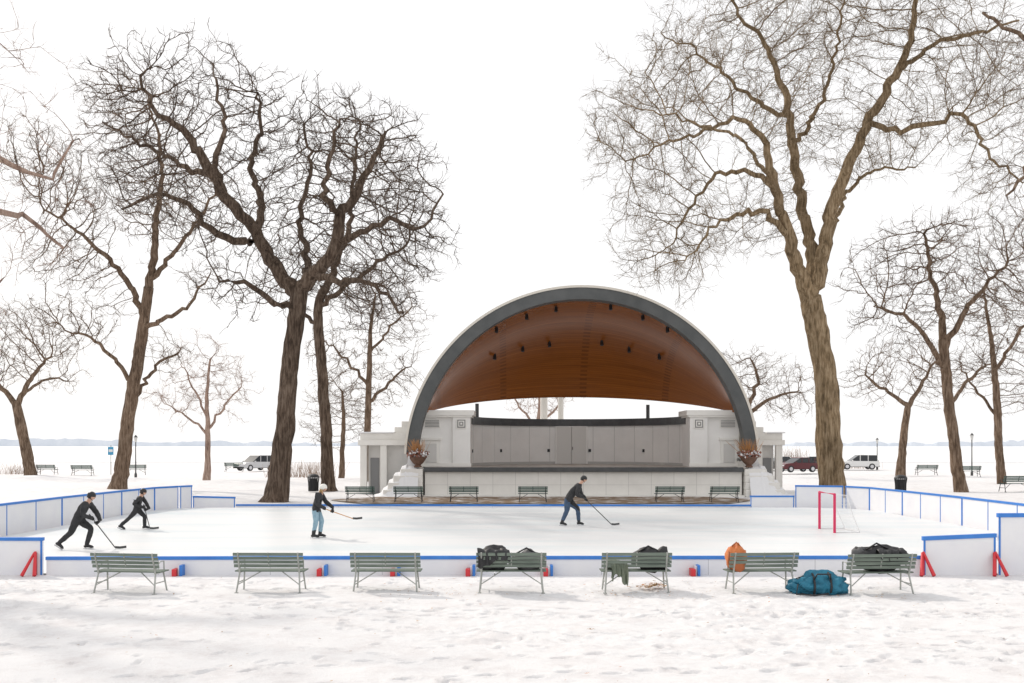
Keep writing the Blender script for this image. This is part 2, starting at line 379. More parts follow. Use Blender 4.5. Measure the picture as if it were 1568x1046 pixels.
NW=60
def wp(a,rx,ry): return (rx*math.cos(a),2.4+ry*math.sin(a))
for k in range(NW):
    a0=math.pi*k/NW; a1=math.pi*(k+1)/NW
    def seg(rx0,ry0,rx1,ry1,z0,z1,m):
        A=wp(a0,rx0,ry0);B_=wp(a1,rx0,ry0);C=wp(a1,rx1,ry1);D_=wp(a0,rx1,ry1)
        b.add([(*A,z0),(*B_,z0),(*C,z0),(*D_,z0),(*A,z1),(*B_,z1),(*C,z1),(*D_,z1)],[(0,1,2,3),(7,6,5,4),(0,4,5,1),(2,6,7,3),(1,5,6,2),(0,3,7,4)],m)
    seg(6.6,7.4,6.85,7.65,1.63,4.2,0); seg(6.45,7.22,6.95,7.75,4.2,4.68,1)
    seg(6.57,7.37,6.6,7.4,1.63,1.80,2)
for k in range(1,14):
    a=math.pi*k/14
    x,y=wp(a,6.6,7.4); 
    if abs(k-7)>0.5: b.box(x-0.012,x+0.012,y-0.02,y+0.05,1.65,4.19,2)
for px in (727,767,841,905,983,1038):
    a=math.acos(max(-1,min(1,(gx(px,66.5)-CX)/6.6))); x,y=wp(a,6.6,7.4); b.box(x-0.09,x+0.09,y-0.06,y+0.03,2.45,2.65,3)
b.obj('stage_back_wall',[M_panel,M_dark,mat('panel_joint',(0.5,0.49,0.47),0.8),M_black],band,auto=40)
b=MB(); y=9.62; x0=-1.0; x1=1.0
b.box(x0-0.1,x0,y-0.06,y+0.1,1.64,4.15,0); b.box(x1,x1+0.1,y-0.06,y+0.1,1.64,4.15,0); b.box(x0-0.1,x1+0.1,y-0.06,y+0.1,4.15,4.199,0)
b.box(x0,-0.012,y-0.02,y+0.1,1.64,4.15,1); b.box(0.012,x1,y-0.02,y+0.1,1.64,4.15,1); b.box(0.06,0.1,y-0.07,y-0.02,2.6,2.8,2)
b.obj('stage_double_door',[M_panel,mat('door_grey',(0.66,0.645,0.615),0.5),M_black],band,bevel=0.006)
for s in (-1,1):
    b=MB()
    def bx(xa,xb,y0,y1,z0,z1,m): b.box(min(s*xa,s*xb),max(s*xa,s*xb),y0,y1,z0,z1,m)
    bx(7.55,9.45,1.15,3.6,1.63,4.66,0)
    bx(6.5,7.55,0.95,3.6,1.63,4.66,0)
    bx(6.28,9.6,0.8,3.7,4.66,4.98,1); bx(6.4,9.5,0.86,3.65,4.56,4.657,1)
    bx(6.45,9.48,0.88,1.3,1.632,1.85,1)
    bx(8.3,9.25,1.08,1.149,3.95,4.42,1)
    for i in range(5): bx(8.35,9.2,1.04,1.079,4.0+i*0.085,4.035+i*0.085,2)
    for q,(r,m,yy) in enumerate([(0.30,1,0.90),(0.24,2,0.88),(0.18,1,0.86),(0.12,2,0.84),(0.06,1,0.82)]):
        bx(7.03-r,7.03+r,yy,0.949 if q==0 else yy+0.019,4.18-r,4.18+r,m)
    bx(8.35,9.3,1.0,1.149,1.86,3.2,1); bx(8.5,9.15,0.96,0.999,1.87,3.0,3); bx(8.25,9.4,0.9,1.149,3.2,3.35,1)
    b.obj('side_pylon',[M_panel,mat('pylon_trim',(0.82,0.80,0.76),0.7),mat('louvre_grey',(0.24,0.235,0.23),0.6),mat('niche_grey',(0.64,0.625,0.60),0.6)],band,bevel=0.012)
    b=MB(); wo=13.2 if s<0 else 12.2
    bx(9.4,wo-0.55,1.7,9,0,2.9,0)
    bx(9.8,wo,1.2,9.2,2.9,3.22,1); bx(9.8,wo-0.12,1.32,9.1,3.22,3.62,1)
    bx(9.8,11.1,1.9,8,3.62,4.0,1); bx(9.8,10.7,2.1,8,4.0,4.35,1)
    for xx in (wo-0.5,wo-1.7,): bx(xx,xx+0.38,1.3,1.69,0,2.9,1)
    bx(wo-1.2,wo-0.68,1.66,1.699,0.0,2.15,2)
    bx(11.12,wo+0.02,1.18,9.22,3.622,3.70,3) 
    b.obj('wing_room',[mat('wing_wall',(0.55,0.535,0.51),0.7,(0.62,0.60,0.57),1.0),M_cream,mat('wing_door',(0.2,0.2,0.2),0.5),M_snowcap],band,bevel=0.015)
    b=MB()
    tiers=[(11.25,0.45,-2.3),(11.0,0.85,-2.2),(10.7,1.25,-2.1),(10.3,1.62,-2.0),(9.95,2.02,-1.2)]
    z=0
    for i,(xo,zt,yf) in enumerate(tiers):
        bx(9.06 if i<4 else 9.3,xo,yf,1.6-0.01*i,z,zt-0.05,0); z=zt-0.05
    b.obj('stepped_plinth',[M_cream],band,bevel=0.03)
    b=MB()   # wind-packed snow lying over the steps
    N1,N2=44,30; vs=[];fs=[]
    prof=[(9.32,2.12),(9.95,2.14),(10.03,1.74),(10.3,1.70),(10.4,1.34),(10.70,1.30),(10.8,0.95),(11.0,0.91),(11.1,0.55),(11.28,0.5),(11.5,0.15),(12.1,-0.05)]
    def pz(x):
        for (xa,za),(xb,zb) in zip(prof[:-1],prof[1:]):
            if x<=xb: return za+(zb-za)*max(0,(x-xa)/(xb-xa))
        return -0.05
    for i in range(N1):
        x=9.3+2.8*i/(N1-1)
        for j in range(N2):
            y=-3.1+4.6*j/(N2-1)
            lim=pz(x)
            fr=(y+3.1)/0.9
            f_=1/(1+math.exp(-(fr-1.0)*6)) if fr<2.2 else 1
            if x<10 and y<-1.25: lim=min(lim,1.70)
            z=-0.08+(lim+0.08)*f_+0.07*noise.noise(Vector((x*1.9*s,y*1.9,3)))+0.03
            vs.append((s*x,y,z))
    for i in range(N1-1):
        for j in range(N2-1): a=i*N2+j; fs.append((a,a+N2,a+N2+1,a+1))
    b.add(vs,fs,0); b.obj('plinth_snow',[M_snowcap],band,smooth=True)
b=MB()
for xx in (-1.75,-0.55): b.tube([(xx,13.2,0),(xx,13.2,7.2)],0.26 if xx<-1 else 0.2,0,14)
for xx in (-6.3,5.0): b.tube([(xx,6.5 if xx<0 else 8.2,4.6),(xx,6.5 if xx<0 else 8.2,5.6)],0.12,1,8)
b.obj('rear_support_column',[M_cream,M_dark],band,auto=40)

# planters
M_pot=mat('planter_clay',(0.13,0.07,0.045),0.7,(0.18,0.1,0.07),5)
M_twig=mat('dried_stems',(0.48,0.24,0.09),0.9); M_dry=mat('dried_blooms',(0.2,0.09,0.06),0.9,(0.33,0.14,0.1),9)
for s in (-1,1):
    b=MB(); c=(0,0,0)
    b.lathe([(0.2,0),(0.22,0.06),(0.15,0.12),(0.3,0.25),(0.44,0.45),(0.47,0.52),(0.5,0.53),(0.5,0.58),(0.44,0.58),(0.42,0.5)],c,0,24)
    R=random.Random(5+s)
    for i in range(420):
        a=R.uniform(0,6.28); rr=R.uniform(0,0.5); h=R.uniform(0.1,0.5)*(1.1-rr*0.8); x=rr*1.35*math.cos(a); y=rr*1.35*math.sin(a)
        sz=R.uniform(0.03,0.075); z=0.5+h; d=Vector((R.uniform(-1,1),R.uniform(-1,1),R.uniform(0,1))).normalized(); u=d.orthogonal().normalized()*sz; v=d.cross(u)
        p=Vector((x,y,z)); b.add([p-u-v,p+u-v*0.6,p+u*0.8+v,p-u*0.7+v],[(0,1,2,3)],2 if i%4 else 3)
    for i in range(130):
        a=R.uniform(0,6.28); rr=R.uniform(0.02,0.28); l=R.uniform(0.6,1.15); tx=R.gauss(-0.1,0.16); ty=R.gauss(0,0.16)
        p0=Vector((rr*math.cos(a),rr*math.sin(a),0.5)); p1=p0+Vector((tx*l+rr*math.cos(a)*0.5,ty*l,l*0.6)); p2=p1+Vector((tx*l*0.8,ty*l,l*0.4))
        b.tube([p0,p1,p2],[0.011,0.009,0.004],1,3,False)
    for i in range(7): 
        a=R.uniform(0,6.28); b.blob((0.4*math.cos(a),0.4*math.sin(a),0.68+R.uniform(-.05,.15)),(0.13,0.1,0.05),3,0.25,2,i,10,6)
    b.obj('flower_planter',[M_pot,M_twig,M_dry,M_snowcap],None,auto=40,loc=(CX+s*9.35,FY-1.75,1.66))

# ------------------------------------------------------------------ benches
def bench_mesh(name,slat,steel,L=1.38):
    b=MB()
    hl=L/2
    for i in range(4):
        z=0.50+i*0.078; y=0.045-0.028*i
        b.prism([(-hl,z),(hl,z),(hl,z+0.06),(-hl,z+0.06)],y-0.014,y+0.014,0)
    for i in range(5):
        y=0.09+i*0.078; b.box(-hl,hl,y,y+0.064,0.405,0.43,0)
    for x in (-hl+0.1,hl-0.1):
        sg=1 if x>0 else -1
        b.tube([(x,-0.06,0.80),(x,0.06,0.46),(x,0.08,0.40)],0.02,1,6)
        b.tube([(x,0.06,0.395),(x,0.46,0.395)],0.02,1,6)
        b.tube([(x,0.09,0.39),(x+sg*0.035,-0.03,0.0)],0.018,1,6); b.tube([(x,0.42,0.39),(x+sg*0.035,0.5,0.0)],0.018,1,6)
        b.tube([(x+sg*0.016,0.03,0.2),(x+sg*0.016,0.46,0.2)],0.012,1,6)
        b.tube([(x+sg*0.02,0.02,0.16),(x-sg*0.38,0.25,0.392)],0.012,1,6)
        b.tube([(x,0.06,0.45),(x,0.28,0.60),(x,0.44,0.60),(x,0.45,0.42)],0.014,1,6)
        b.box(x-0.035+sg*0.035,x+0.035+sg*0.035,-0.07,0.01,-0.01,0.012,1)
    b.tube([(0,0.055,0.80-0.3),(0,-0.045,0.80)],0.015,1,6)
    return b.obj(name,[slat,steel],None,bevel=0.004)
first=None
bx_c=[191,411,590,783,975,1170,1350]; rots=[-7,-1,0,0,1,5,5]; yoff=[-.1,0,0,0,0,0,-.25]
for i,(px,r) in enumerate(zip(bx_c,rots)):
    D=19.55+yoff[i]
    if first is None: first=bench_mesh('park_bench',M_slat,M_steel); o=first
    else: o=link('park_bench',first.data,None,bevel=0.004)
    o.location=(gx(px,D),D,0.0); o.rotation_euler=(0,0,math.radians(r))
fb=None
for px in (551,625,710,816,1026,1110):
    D=50.3
    if fb is None: fb=bench_mesh('park_bench',M_slatd,M_black,1.5); o=fb
    else: o=link('park_bench',fb.data,None)
    o.location=(gx(px,D),D,0.03)
for px,D,r in ((125,96,0),(207,98,20),(70,98,-10),(1420,97,0),(1485,92,0),(358,110,0),(1560,62,10)):
    o=link('park_bench',fb.data,None); o.location=(gx(px,D),D,0.0); o.rotation_euler=(0,0,math.radians(r)); o.scale=(1.4,1.2,1.25)

# ------------------------------------------------------------------ bags
M_bagk=mat('black_nylon',(0.012,0.012,0.014),0.55,(0.03,0.03,0.033),6,bump=0.6,bscale=10,bdist=0.05)
M_bagg=mat('grey_nylon',(0.07,0.07,0.075),0.6,(0.12,0.12,0.12),6,bump=0.6,bscale=10,bdist=0.05)
M_bago=mat('orange_nylon',(0.55,0.14,0.03),0.6,(0.62,0.2,0.06),6,bump=0.6,bscale=10,bdist=0.05)
M_bagb=mat('teal_nylon',(0.008,0.12,0.20),0.6,(0.02,0.20,0.31),6,bump=0.9,bscale=8,bdist=0.08)
M_bagn=mat('olive_cloth',(0.12,0.15,0.11),0.8,(0.18,0.2,0.15),8,bump=0.6,bscale=10,bdist=0.05)
def coat(b,x0,x1,ztop,y,m,drop,seed):
    N=26; vs=[];fs=[]; rows=9
    for i in range(N):
        u=i/(N-1); x=x0+(x1-x0)*u
        w_=0.025*math.sin(u*23+seed)+0.02*math.sin(u*41+seed*2)
        dr=drop*(0.75+0.25*math.sin(u*5+seed)+0.08*math.sin(u*19))
        for j in range(rows):
            v=j/(rows-1)
            if v<0.4: yy=y-0.07-w_*(1-v); zz=ztop-dr*(0.4-v)/0.4
            elif v<0.6: q=(v-0.4)/0.2; yy=y-0.07+0.14*q; zz=ztop+0.035*math.sin(q*3.14)+0.02*math.sin(u*17+seed)
            else: yy=y+0.07+w_+0.03*(v-0.6); zz=ztop-dr*0.9*(v-0.6)/0.4
            vs.append((x+0.015*math.sin(v*9+i),yy,zz))
    for i in range(N-1):
        for j in range(rows-1): a=i*rows+j; fs.append((a,a+rows,a+rows+1,a+1))
    b.add(vs,fs,m)
def bag_loc(px,D): return (gx(px,D),D,0)
D=19.6
b=MB(); coat(b,-0.66,-0.03,0.83,-0.02,0,0.33,1); b.blob((-0.35,0.18,0.66),(0.3,0.15,0.26),0,0.18,2,3)
b.blob((0.33,0.24,0.6),(0.33,0.17,0.21),1,0.18,2,4); b.tube([(0.1,0.2,0.75),(0.3,0.2,0.86),(0.5,0.22,0.74)],0.018,0,6)
b.obj('sports_bag',[M_bagk,M_bagg],smooth=True,loc=bag_loc(783,D))
b=MB(); b.blob((0.28,0.25,0.63),(0.36,0.17,0.24),0,0.15,2,5); b.blob((0.55,0.22,0.65),(0.14,0.13,0.22),0,0.2,2,6); b.tube([(0.0,0.2,0.75),(0.25,0.18,0.9),(0.45,0.2,0.8)],0.018,0,6)
coat(b,-0.5,-0.18,0.56,0.02,1,0.42,3); b.blob((-0.42,0.25,0.52),(0.2,0.15,0.1),1,0.2,2,7)
b.obj('backpack',[M_bagk,M_bagn],smooth=True,loc=bag_loc(975,D))
b=MB(); b.blob((-0.52,0.2,0.66),(0.2,0.17,0.27),0,0.15,2,8,flat=0.22); b.blob((-0.52,-0.03,0.58),(0.14,0.06,0.16),1,0.12,2,9); b.tube([(-0.6,0.15,0.9),(-0.52,0.12,0.98),(-0.44,0.15,0.9)],0.016,1,6)
b.tube([(-0.68,0.05,0.8),(-0.7,0.0,0.6),(-0.66,0.05,0.48)],0.02,1,6)
b.obj('orange_backpack',[M_bago,mat('orange_dark_nylon',(0.35,0.1,0.03),0.6)],smooth=True,loc=bag_loc(1170,D))
b=MB(); coat(b,-0.1,0.46,0.85,-0.03,0,0.2,6); b.blob((0.05,0.22,0.68),(0.55,0.18,0.25),0,0.2,2.4,10); b.blob((-0.35,0.22,0.75),(0.15,0.12,0.15),1,0.2,2,11)
b.tube([(-0.25,0.16,0.85),(-0.05,0.12,0.98),(0.2,0.16,0.87)],0.02,0,6)
b.obj('hockey_bag',[M_bagk,M_bagg],smooth=True,loc=bag_loc(1350,19.4),rotz=math.radians(5))
b=MB()
b.blob((0,0,0.19),(0.46,0.24,0.23),0,0.22,2.6,12,30,20,flat=0.18)
b.blob((-0.38,0.03,0.13),(0.24,0.2,0.13),0,0.3,2,13,flat=0.12)
b.blob((0.3,-0.05,0.14),(0.24,0.22,0.2),0,0.25,2,17,flat=0.13)
for x in (-0.15,0.17): b.tube([(x,-0.2,0.03),(x,-0.262,0.17),(x,-0.17,0.36),(x,0,0.425)],0.022,1,6)
b.tube([(-0.15,-0.2,0.3),(-0.12,-0.3,0.42),(0.14,-0.3,0.42),(0.17,-0.2,0.3)],0.016,1,6)
b.tube([(-0.45,-0.02,0.3),(-0.1,-0.0,0.415),(0.45,-0.02,0.3)],0.012,1,6)
b.tube([(-0.45,-0.15,0.2),(-0.55,-0.4,0.05),(-0.2,-0.42,0.03),(0.1,-0.3,0.05)],0.016,1,6)
b.obj('duffel_bag',[M_bagb,M_bagk],smooth=True,loc=(gx(1250,19.6),19.45,0.0))

# ------------------------------------------------------------------ fallen leaves
b=MB(); R=random.Random(3)
def leaf(x,y,z,s):
    a=R.uniform(0,6.28); pts=[]
    prof=[(0,-1),(0.5,-0.5),(0.35,-0.15),(0.7,0.15),(0.35,0.45),(0.3,0.8),(0,1.1),(-0.3,0.8),(-0.35,0.45),(-0.7,0.15),(-0.35,-0.15),(-0.5,-0.5)]
    cu=R.uniform(0.2,0.6); tl=R.uniform(-0.4,0.4)
    for u,v in prof:
        X_=u*s*0.7; Y_=v*s; pts.append((x+X_*math.cos(a)-Y_*math.sin(a),y+X_*math.sin(a)+Y_*math.cos(a),z+0.015+abs(u)*s*cu+abs(v)*s*0.2+tl*s*v*0.5+0.3*s))
    b.add(pts,[tuple(range(12))],R.choice([0,0,1,1,2]))
def zat(x,y):
    i=min(max(np.searchsorted(xs,x),0),nx-1); j=min(max(np.searchsorted(ys,y),0),ny-1); return float(Z[i,j])
for i in range(380):
    x=R.uniform(-11,11); y=R.uniform(12,22)
    if i<210: x=gx(R.choice([650,680,930,990,1000,1080,1290,1320]),19.5)+R.gauss(0,0.6); y=19.4+R.gauss(0,0.6)
    leaf(x,y,zat(x,y),R.uniform(0.014,0.036))
leaf(gx(905,15.4),15.4,zat(gx(905,15.4),15.4),0.07)
for i in range(80):
    x=gx(997,20.0)+R.gauss(0,0.17); y=20.0+R.gauss(0,0.12); leaf(x,y,zat(x,y)+abs(R.gauss(0,0.03)),0.06)
b.obj('fallen_leaves',[mat('leaf_brown',(0.3,0.17,0.08),0.8),mat('leaf_tan',(0.5,0.33,0.18),0.8),mat('leaf_orange',(0.5,0.2,0.06),0.8)])

# ------------------------------------------------------------------ vehicles / posts / bins
M_glass=mat('car_glass',(0.02,0.025,0.03),0.1); M_chrome=mat('alloy',(0.6,0.6,0.62),0.3,metal=0.6)
def car(name,paint,loc,rot,suv=True,L=4.7,W=1.85,Ht=1.75):
    b=MB(); h=Ht
    body=[(-L/2,0.35),(-L/2,0.85),(-L/2+0.05,0.98),(L*0.2,1.02),(L/2-0.25,0.92),(L/2,0.75),(L/2,0.35)]
    b.prism(body,-W/2,W/2,0)
    if suv: gh=[(-L/2+0.08,0.985),(-L/2+0.3,h-0.08),(L*0.02,h-0.06),(L*0.22,1.02)]
    else: gh=[(-L*0.42,0.99),(-L*0.22,h-0.05),(L*0.03,h-0.05),(L*0.24,1.0)]
    b.prism(gh,-W/2+0.12,W/2-0.12,1)
    rf=[(gh[1][0]-0.02,gh[1][1]),(gh[1][0]+0.1,gh[1][1]+0.07),(gh[2][0]-0.1,gh[2][1]+0.07),(gh[2][0]+0.03,gh[2][1])]
    b.prism(rf,-W/2+0.1,W/2-0.1,0)
    for x in (gh[0][0]+0.12,-L*0.22,-L*0.02):
        for sy in (-1,1): b.box(x-0.04,x+0.05,sy*(W/2-0.115)-0.012,sy*(W/2-0.115)+0.012,0.99,h-0.06,0)
    for x in (-L*0.31,L*0.31):
        for sy in (-1,1):
            for r,wd_,m in ((0.36,0.24,2),(0.21,0.26,3)):
                b.tube([(x,sy*(W/2-0.1)-wd_/2,0.36),(x,sy*(W/2-0.1)+wd_/2,0.36)],r,m,20)
    b.box(-L/2-0.04,L/2+0.04,-W/2+0.05,W/2-0.05,0.3,0.48,2)
    for sy in (-1,1):
        b.box(L/2-0.12,L/2+0.015,sy*W*0.36-0.2,sy*W*0.36+0.2,0.66,0.8,3); b.box(-L/2-0.015,-L/2+0.05,sy*W*0.4-0.12,sy*W*0.4+0.12,0.7,0.95,4)
        b.box(L*0.17,L*0.2,sy*(W/2+0.1)-0.08,sy*(W/2+0.1)+0.08,1.0,1.13,0)
    return b.obj(name,[paint,M_glass,M_black,M_chrome,M_red],None,bevel=0.05,loc=loc,rotz=rot)
P_white=mat('white_car_paint',(0.75,0.75,0.74),0.3); P_silver=mat('silver_car_paint',(0.55,0.55,0.56),0.3); P_red=mat('red_car_paint',(0.10,0.015,0.02),0.3); P_dk=mat('dark_car_paint',(0.05,0.055,0.06),0.3)
D=118
car('parked_suv',P_white,(gx(1313,D),D,0.05),math.radians(176),L=4.6)
car('parked_suv',P_silver,(gx(391,112),112,0.05),math.radians(235))
car('parked_car',P_red,(gx(1220,106),106,0.05),math.radians(200),False,4.4,1.8,1.55)
car('parked_car',P_dk,(gx(1240,118),118,0.05),math.radians(170),False,4.4,1.8,1.5)
car('parked_car',P_dk,(gx(1203,118),118,0.05),math.radians(10),False,4.4,1.8,1.5)
def lamp(px,D,pytop):
    b=MB(); h=gz(pytop,D)
    b.lathe([(0.12,0),(0.12,0.3),(0.06,0.45),(0.045,h-0.6),(0.07,h-0.55)],(0,0,0),0,12)
    b.lathe([(0.08,h-0.55),(0.16,h-0.15),(0.17,h-0.1)],(0,0,0),1,10); b.lathe([(0.19,h-0.1),(0.1,h+0.02),(0.02,h+0.12)],(0,0,0),0,10)
    b.obj('street_lamp',[mat('lamp_grey',(0.06,0.06,0.06),0.5),mat('lantern_glass',(0.6,0.6,0.58),0.3)],None,loc=(gx(px,D),D,0))
lamp(208,90,668); lamp(1488,95,665); lamp(1343,118,672)
b=MB(); b.tube([(0,0,0),(0,0,2.9)],0.04,0,8); b.box(-0.28,0.28,-0.06,-0.04,1.95,2.75,1); b.box(-0.2,0.2,-0.066,-0.0605,2.25,2.5,2)
b.obj('park_sign',[M_steel,mat('sign_blue',(0.06,0.3,0.5),0.5),mat('sign_white',(0.75,0.75,0.75),0.5)],None,loc=(gx(170,98),98,0))
def bin_(px,D):
    b=MB(); 
    for i in range(20):
        a=2*math.pi*i/20; b.tube([(0.3*math.cos(a),0.3*math.sin(a),0.05),(0.31*math.cos(a),0.31*math.sin(a),0.55),(0.36*math.cos(a),0.36*math.sin(a),0.92)],0.018,0,4)
    b.lathe([(0.26,0.05),(0.27,0.85)],(0,0,0),0,16); b.lathe([(0.38,0.9),(0.38,0.95),(0.3,1.05),(0.12,1.12)],(0,0,0),0,16)
    b.obj('trash_can',[M_black],None,loc=(gx(px,D),D,0.0))
bin_(1379,60); bin_(480,62)

b=MB(); R=random.Random(8)
for (px,D,wd_,ht,n_) in ((1215,128,2.2,2.6,200),(655,92,1.5,2.2,140),(470,90,3.0,1.5,220),(25,100,2,1.0,100),(1300,125,4,1.2,120)):
    x0=gx(px,D)
    for i in range(n_):
        x=x0+R.gauss(0,wd_*0.5); y=D+R.gauss(0,0.6); l=ht*R.uniform(0.6,1.1); a=R.gauss(0,0.25); c_=R.gauss(0,0.3)
        b.tube([(x,y,0),(x+a*l*0.5,y,l*0.5),(x+a*l+c_*0.4,y+c_*0.3,l)],[0.016,0.011,0.006],0,3,False)
b.obj('bare_shrubs',[mat('shrub_twigs',(0.34,0.25,0.19),0.9)])

# ------------------------------------------------------------------ people
M_skin=mat('skin',(0.55,0.33,0.24),0.5); M_jk=mat('black_jacket',(0.014,0.014,0.016),0.75,(0.035,0.035,0.038),7,bump=0.8,bscale=9,bdist=0.05)
M_pk=mat('black_pants',(0.014,0.014,0.016),0.7,(0.028,0.028,0.03),8,bump=0.6,bscale=9,bdist=0.04); M_jean=mat('navy_jeans',(0.03,0.06,0.11),0.8,(0.06,0.10,0.17),10,bump=0.6,bscale=9,bdist=0.04)
M_ljean=mat('light_jeans',(0.2,0.33,0.42),0.8,(0.30,0.44,0.52),10,bump=0.6,bscale=9,bdist=0.04); M_hk=mat('black_helmet',(0.012,0.012,0.014),0.3); M_hw=mat('white_helmet',(0.75,0.73,0.68),0.4)
M_hair=mat('brown_hair',(0.08,0.045,0.025),0.7); M_blond=mat('blonde_hair',(0.4,0.26,0.12),0.7); M_glove=mat('dark_gloves',(0.02,0.02,0.022),0.7)
M_stick=mat('stick_shaft_dark',(0.05,0.05,0.05),0.4); M_stickw=mat('stick_shaft_wood',(0.55,0.3,0.14),0.5); M_blade=mat('skate_blade',(0.5,0.5,0.52),0.3,metal=0.7)
M_eye=mat('eye_dark',(0.02,0.015,0.01),0.3); M_lip=mat('lips',(0.4,0.15,0.12),0.5)
def skater(loc,J,top,pants,helmet,hair,stickm,stick,face=0.0,long_hair=False,bulk=1.0,rotz=0.0,hs=0.92):
    V3=lambda k: Vector(J[k])
    names=['pelvis','waist','chest','neck','head','shL','elL','wrL','shR','elR','wrR','hipL','knL','anL','hipR','knR','anR']
    J=dict(J); pe=V3('pelvis'); nk=V3('neck')
    J['waist']=pe.lerp(nk,0.38)+Vector((-0.02,0,0)); J['chest']=pe.lerp(nk,0.75)+Vector((-0.015,0,0))
    ax=(nk-pe).normalized(); tw=J.get('twist',0); sdv=Vector((math.sin(tw),math.cos(tw),0))
    sh=pe.lerp(nk,0.90)
    J['shL']=sh+sdv*0.165; J['shR']=sh-sdv*0.165; J['hipL']=pe+Vector((0,0.095,-0.05)); J['hipR']=pe+Vector((0,-0.095,-0.05))
    R={'pelvis':.14,'waist':.135,'chest':.16,'neck':.06,'head':.07,'shL':.095,'elL':.072,'wrL':.048,'hipL':.115,'knL':.082,'anL':.062}
    for k in list(R): 
        if k.endswith('L'): R[k[:-1]+'R']=R[k]
    extra=[('thL','hipL','knL',0.45,.108),('thR','hipR','knR',0.45,.108),('cfL','knL','anL',0.35,.078),('cfR','knR','anR',0.35,.078),
           ('uaL','shL','elL',0.5,.082),('uaR','shR','elR',0.5,.082),('faL','elL','wrL',0.45,.066),('faR','elR','wrR',0.45,.066)]
    for k,a,c_,t,r in extra: J[k]=Vector(J[a]).lerp(Vector(J[c_]),t); R[k]=r; names.append(k)
    ch=[('pelvis','waist'),('waist','chest'),('chest','neck'),('neck','head')]
    for s in 'LR': ch+=[('chest','sh'+s),('sh'+s,'ua'+s),('ua'+s,'el'+s),('el'+s,'fa'+s),('fa'+s,'wr'+s),('pelvis','hip'+s),('hip'+s,'th'+s),('th'+s,'kn'+s),('kn'+s,'cf'+s),('cf'+s,'an'+s)]
    idx={k:i for i,k in enumerate(names)}
    me=bpy.data.meshes.new('sk'); me.from_pydata([tuple(J[k]) for k in names],[(idx[a],idx[c_]) for a,c_ in ch],[])
    o=bpy.data.objects.new('sk',me); col.objects.link(o)
    o.modifiers.new('s','SKIN'); 
    for k in names:
        sv=me.skin_vertices[0].data[idx[k]]; q=1.0 if k in('head','neck') else bulk; sv.radius=(R[k]*q,R[k]*q)
    me.skin_vertices[0].data[idx['pelvis']].use_root=True
    ss=o.modifiers.new('u','SUBSURF'); ss.levels=2; ss.render_levels=2
    dg=bpy.context.evaluated_depsgraph_get(); dg.update()
    m2=bpy.data.meshes.new_from_object(o.evaluated_get(dg)); bpy.data.objects.remove(o)
    segs=[]
    for a,c_ in ch:
        if c_=='head': l=0
        elif a.startswith(('hip','th','kn','cf')) or c_.startswith('hip'): l=2
        else: l=1
        segs.append((Vector(J[a]),Vector(J[c_]),l))
    m2.materials.clear()
    for q in (M_skin,top,pants): m2.materials.append(q)
    hem=pe.lerp(nk,0.02)
    for v in m2.vertices:
        nrm=v.normal; v.co+=nrm*0.012*noise.noise(v.co*11+Vector(loc))
    for p in m2.polygons:
        c_=p.center; best=9;bl=1
        for a,e,l in segs:
            d=e-a; t=max(0,min(1,(c_-a).dot(d)/max(d.length_squared,1e-9))); dd=(a+d*t-c_).length
            if dd<best: best=dd; bl=l
        if (c_-hem).dot(ax)>-0.06 and bl==2: bl=1
        if bl==1 and (c_-hem).dot(ax)<-0.06 and abs(c_.x-pe.x)<0.2 and best<0.2 and c_.z<pe.z and (c_-Vector(J['wrL'])).length>.2 and (c_-Vector(J['wrR'])).length>.2: bl=2
        p.material_index=bl; p.use_smooth=True
    body=link('ice_skater',m2,None,loc,rotz)
    hd=Vector(J['head']); Rz=Matrix.Rotation(face,4,'Z'); tilt=Matrix.Rotation(math.radians(12),4,'Y'); Mh=Matrix.Translation(hd)@Rz@tilt@Matrix.Scale(hs,4)
    b=MB(); nu,nv=20,14; vs=[];fs=[]
    for i in range(nv+1):
        ph=math.pi*i/nv
        for j in range(nu):
            th=2*math.pi*j/nu; d=Vector((math.sin(ph)*math.cos(th),math.sin(ph)*math.sin(th),math.cos(ph)))
            w_=0.078*(1-0.25*max(0,-d.z)); p=Vector((d.x*0.098,d.y*w_,d.z*0.122))
            if d.z<0 and d.x>0: p.x*=1.02
            if abs(d.y)<0.22 and d.x>0.7 and -0.35<d.z<0.1: p.x+=0.022*(1-abs(d.y)/0.22)
            vs.append(Mh@p)
    for i in range(nv):
        for j in range(nu): fs.append((i*nu+j,(i+1)*nu+j,(i+1)*nu+(j+1)%nu,i*nu+(j+1)%nu))
    b.add(vs,fs,0)
    for s in (-1,1):
        b.blob(Mh@Vector((0.0,s*0.078,-0.01)),(0.018,0.012,0.03),0,0.0,1,0,8,6)
        b.blob(Mh@Vector((0.088,s*0.03,0.012)),(0.01,0.014,0.008),1,0,1,0,8,6)
    b.blob(Mh@Vector((0.092,0,-0.058)),(0.008,0.026,0.008),2,0,1,0,8,6)
    if long_hair:
        b.blob(Mh@Vector((-0.05,0,-0.07)),(0.055,0.08,0.11),3,0.15,2,2); b.blob(Mh@Vector((-0.08,0,-0.16)),(0.035,0.05,0.09),3,0.2,2,3)
    else: b.blob(Mh@Vector((-0.035,0,-0.01)),(0.075,0.082,0.085),3,0.05,2,2)
    b.obj('head_face',[M_skin,M_eye,M_lip,hair],body,smooth=True)
    b=MB(); vs=[];fs=[]; nu=24;nv=9
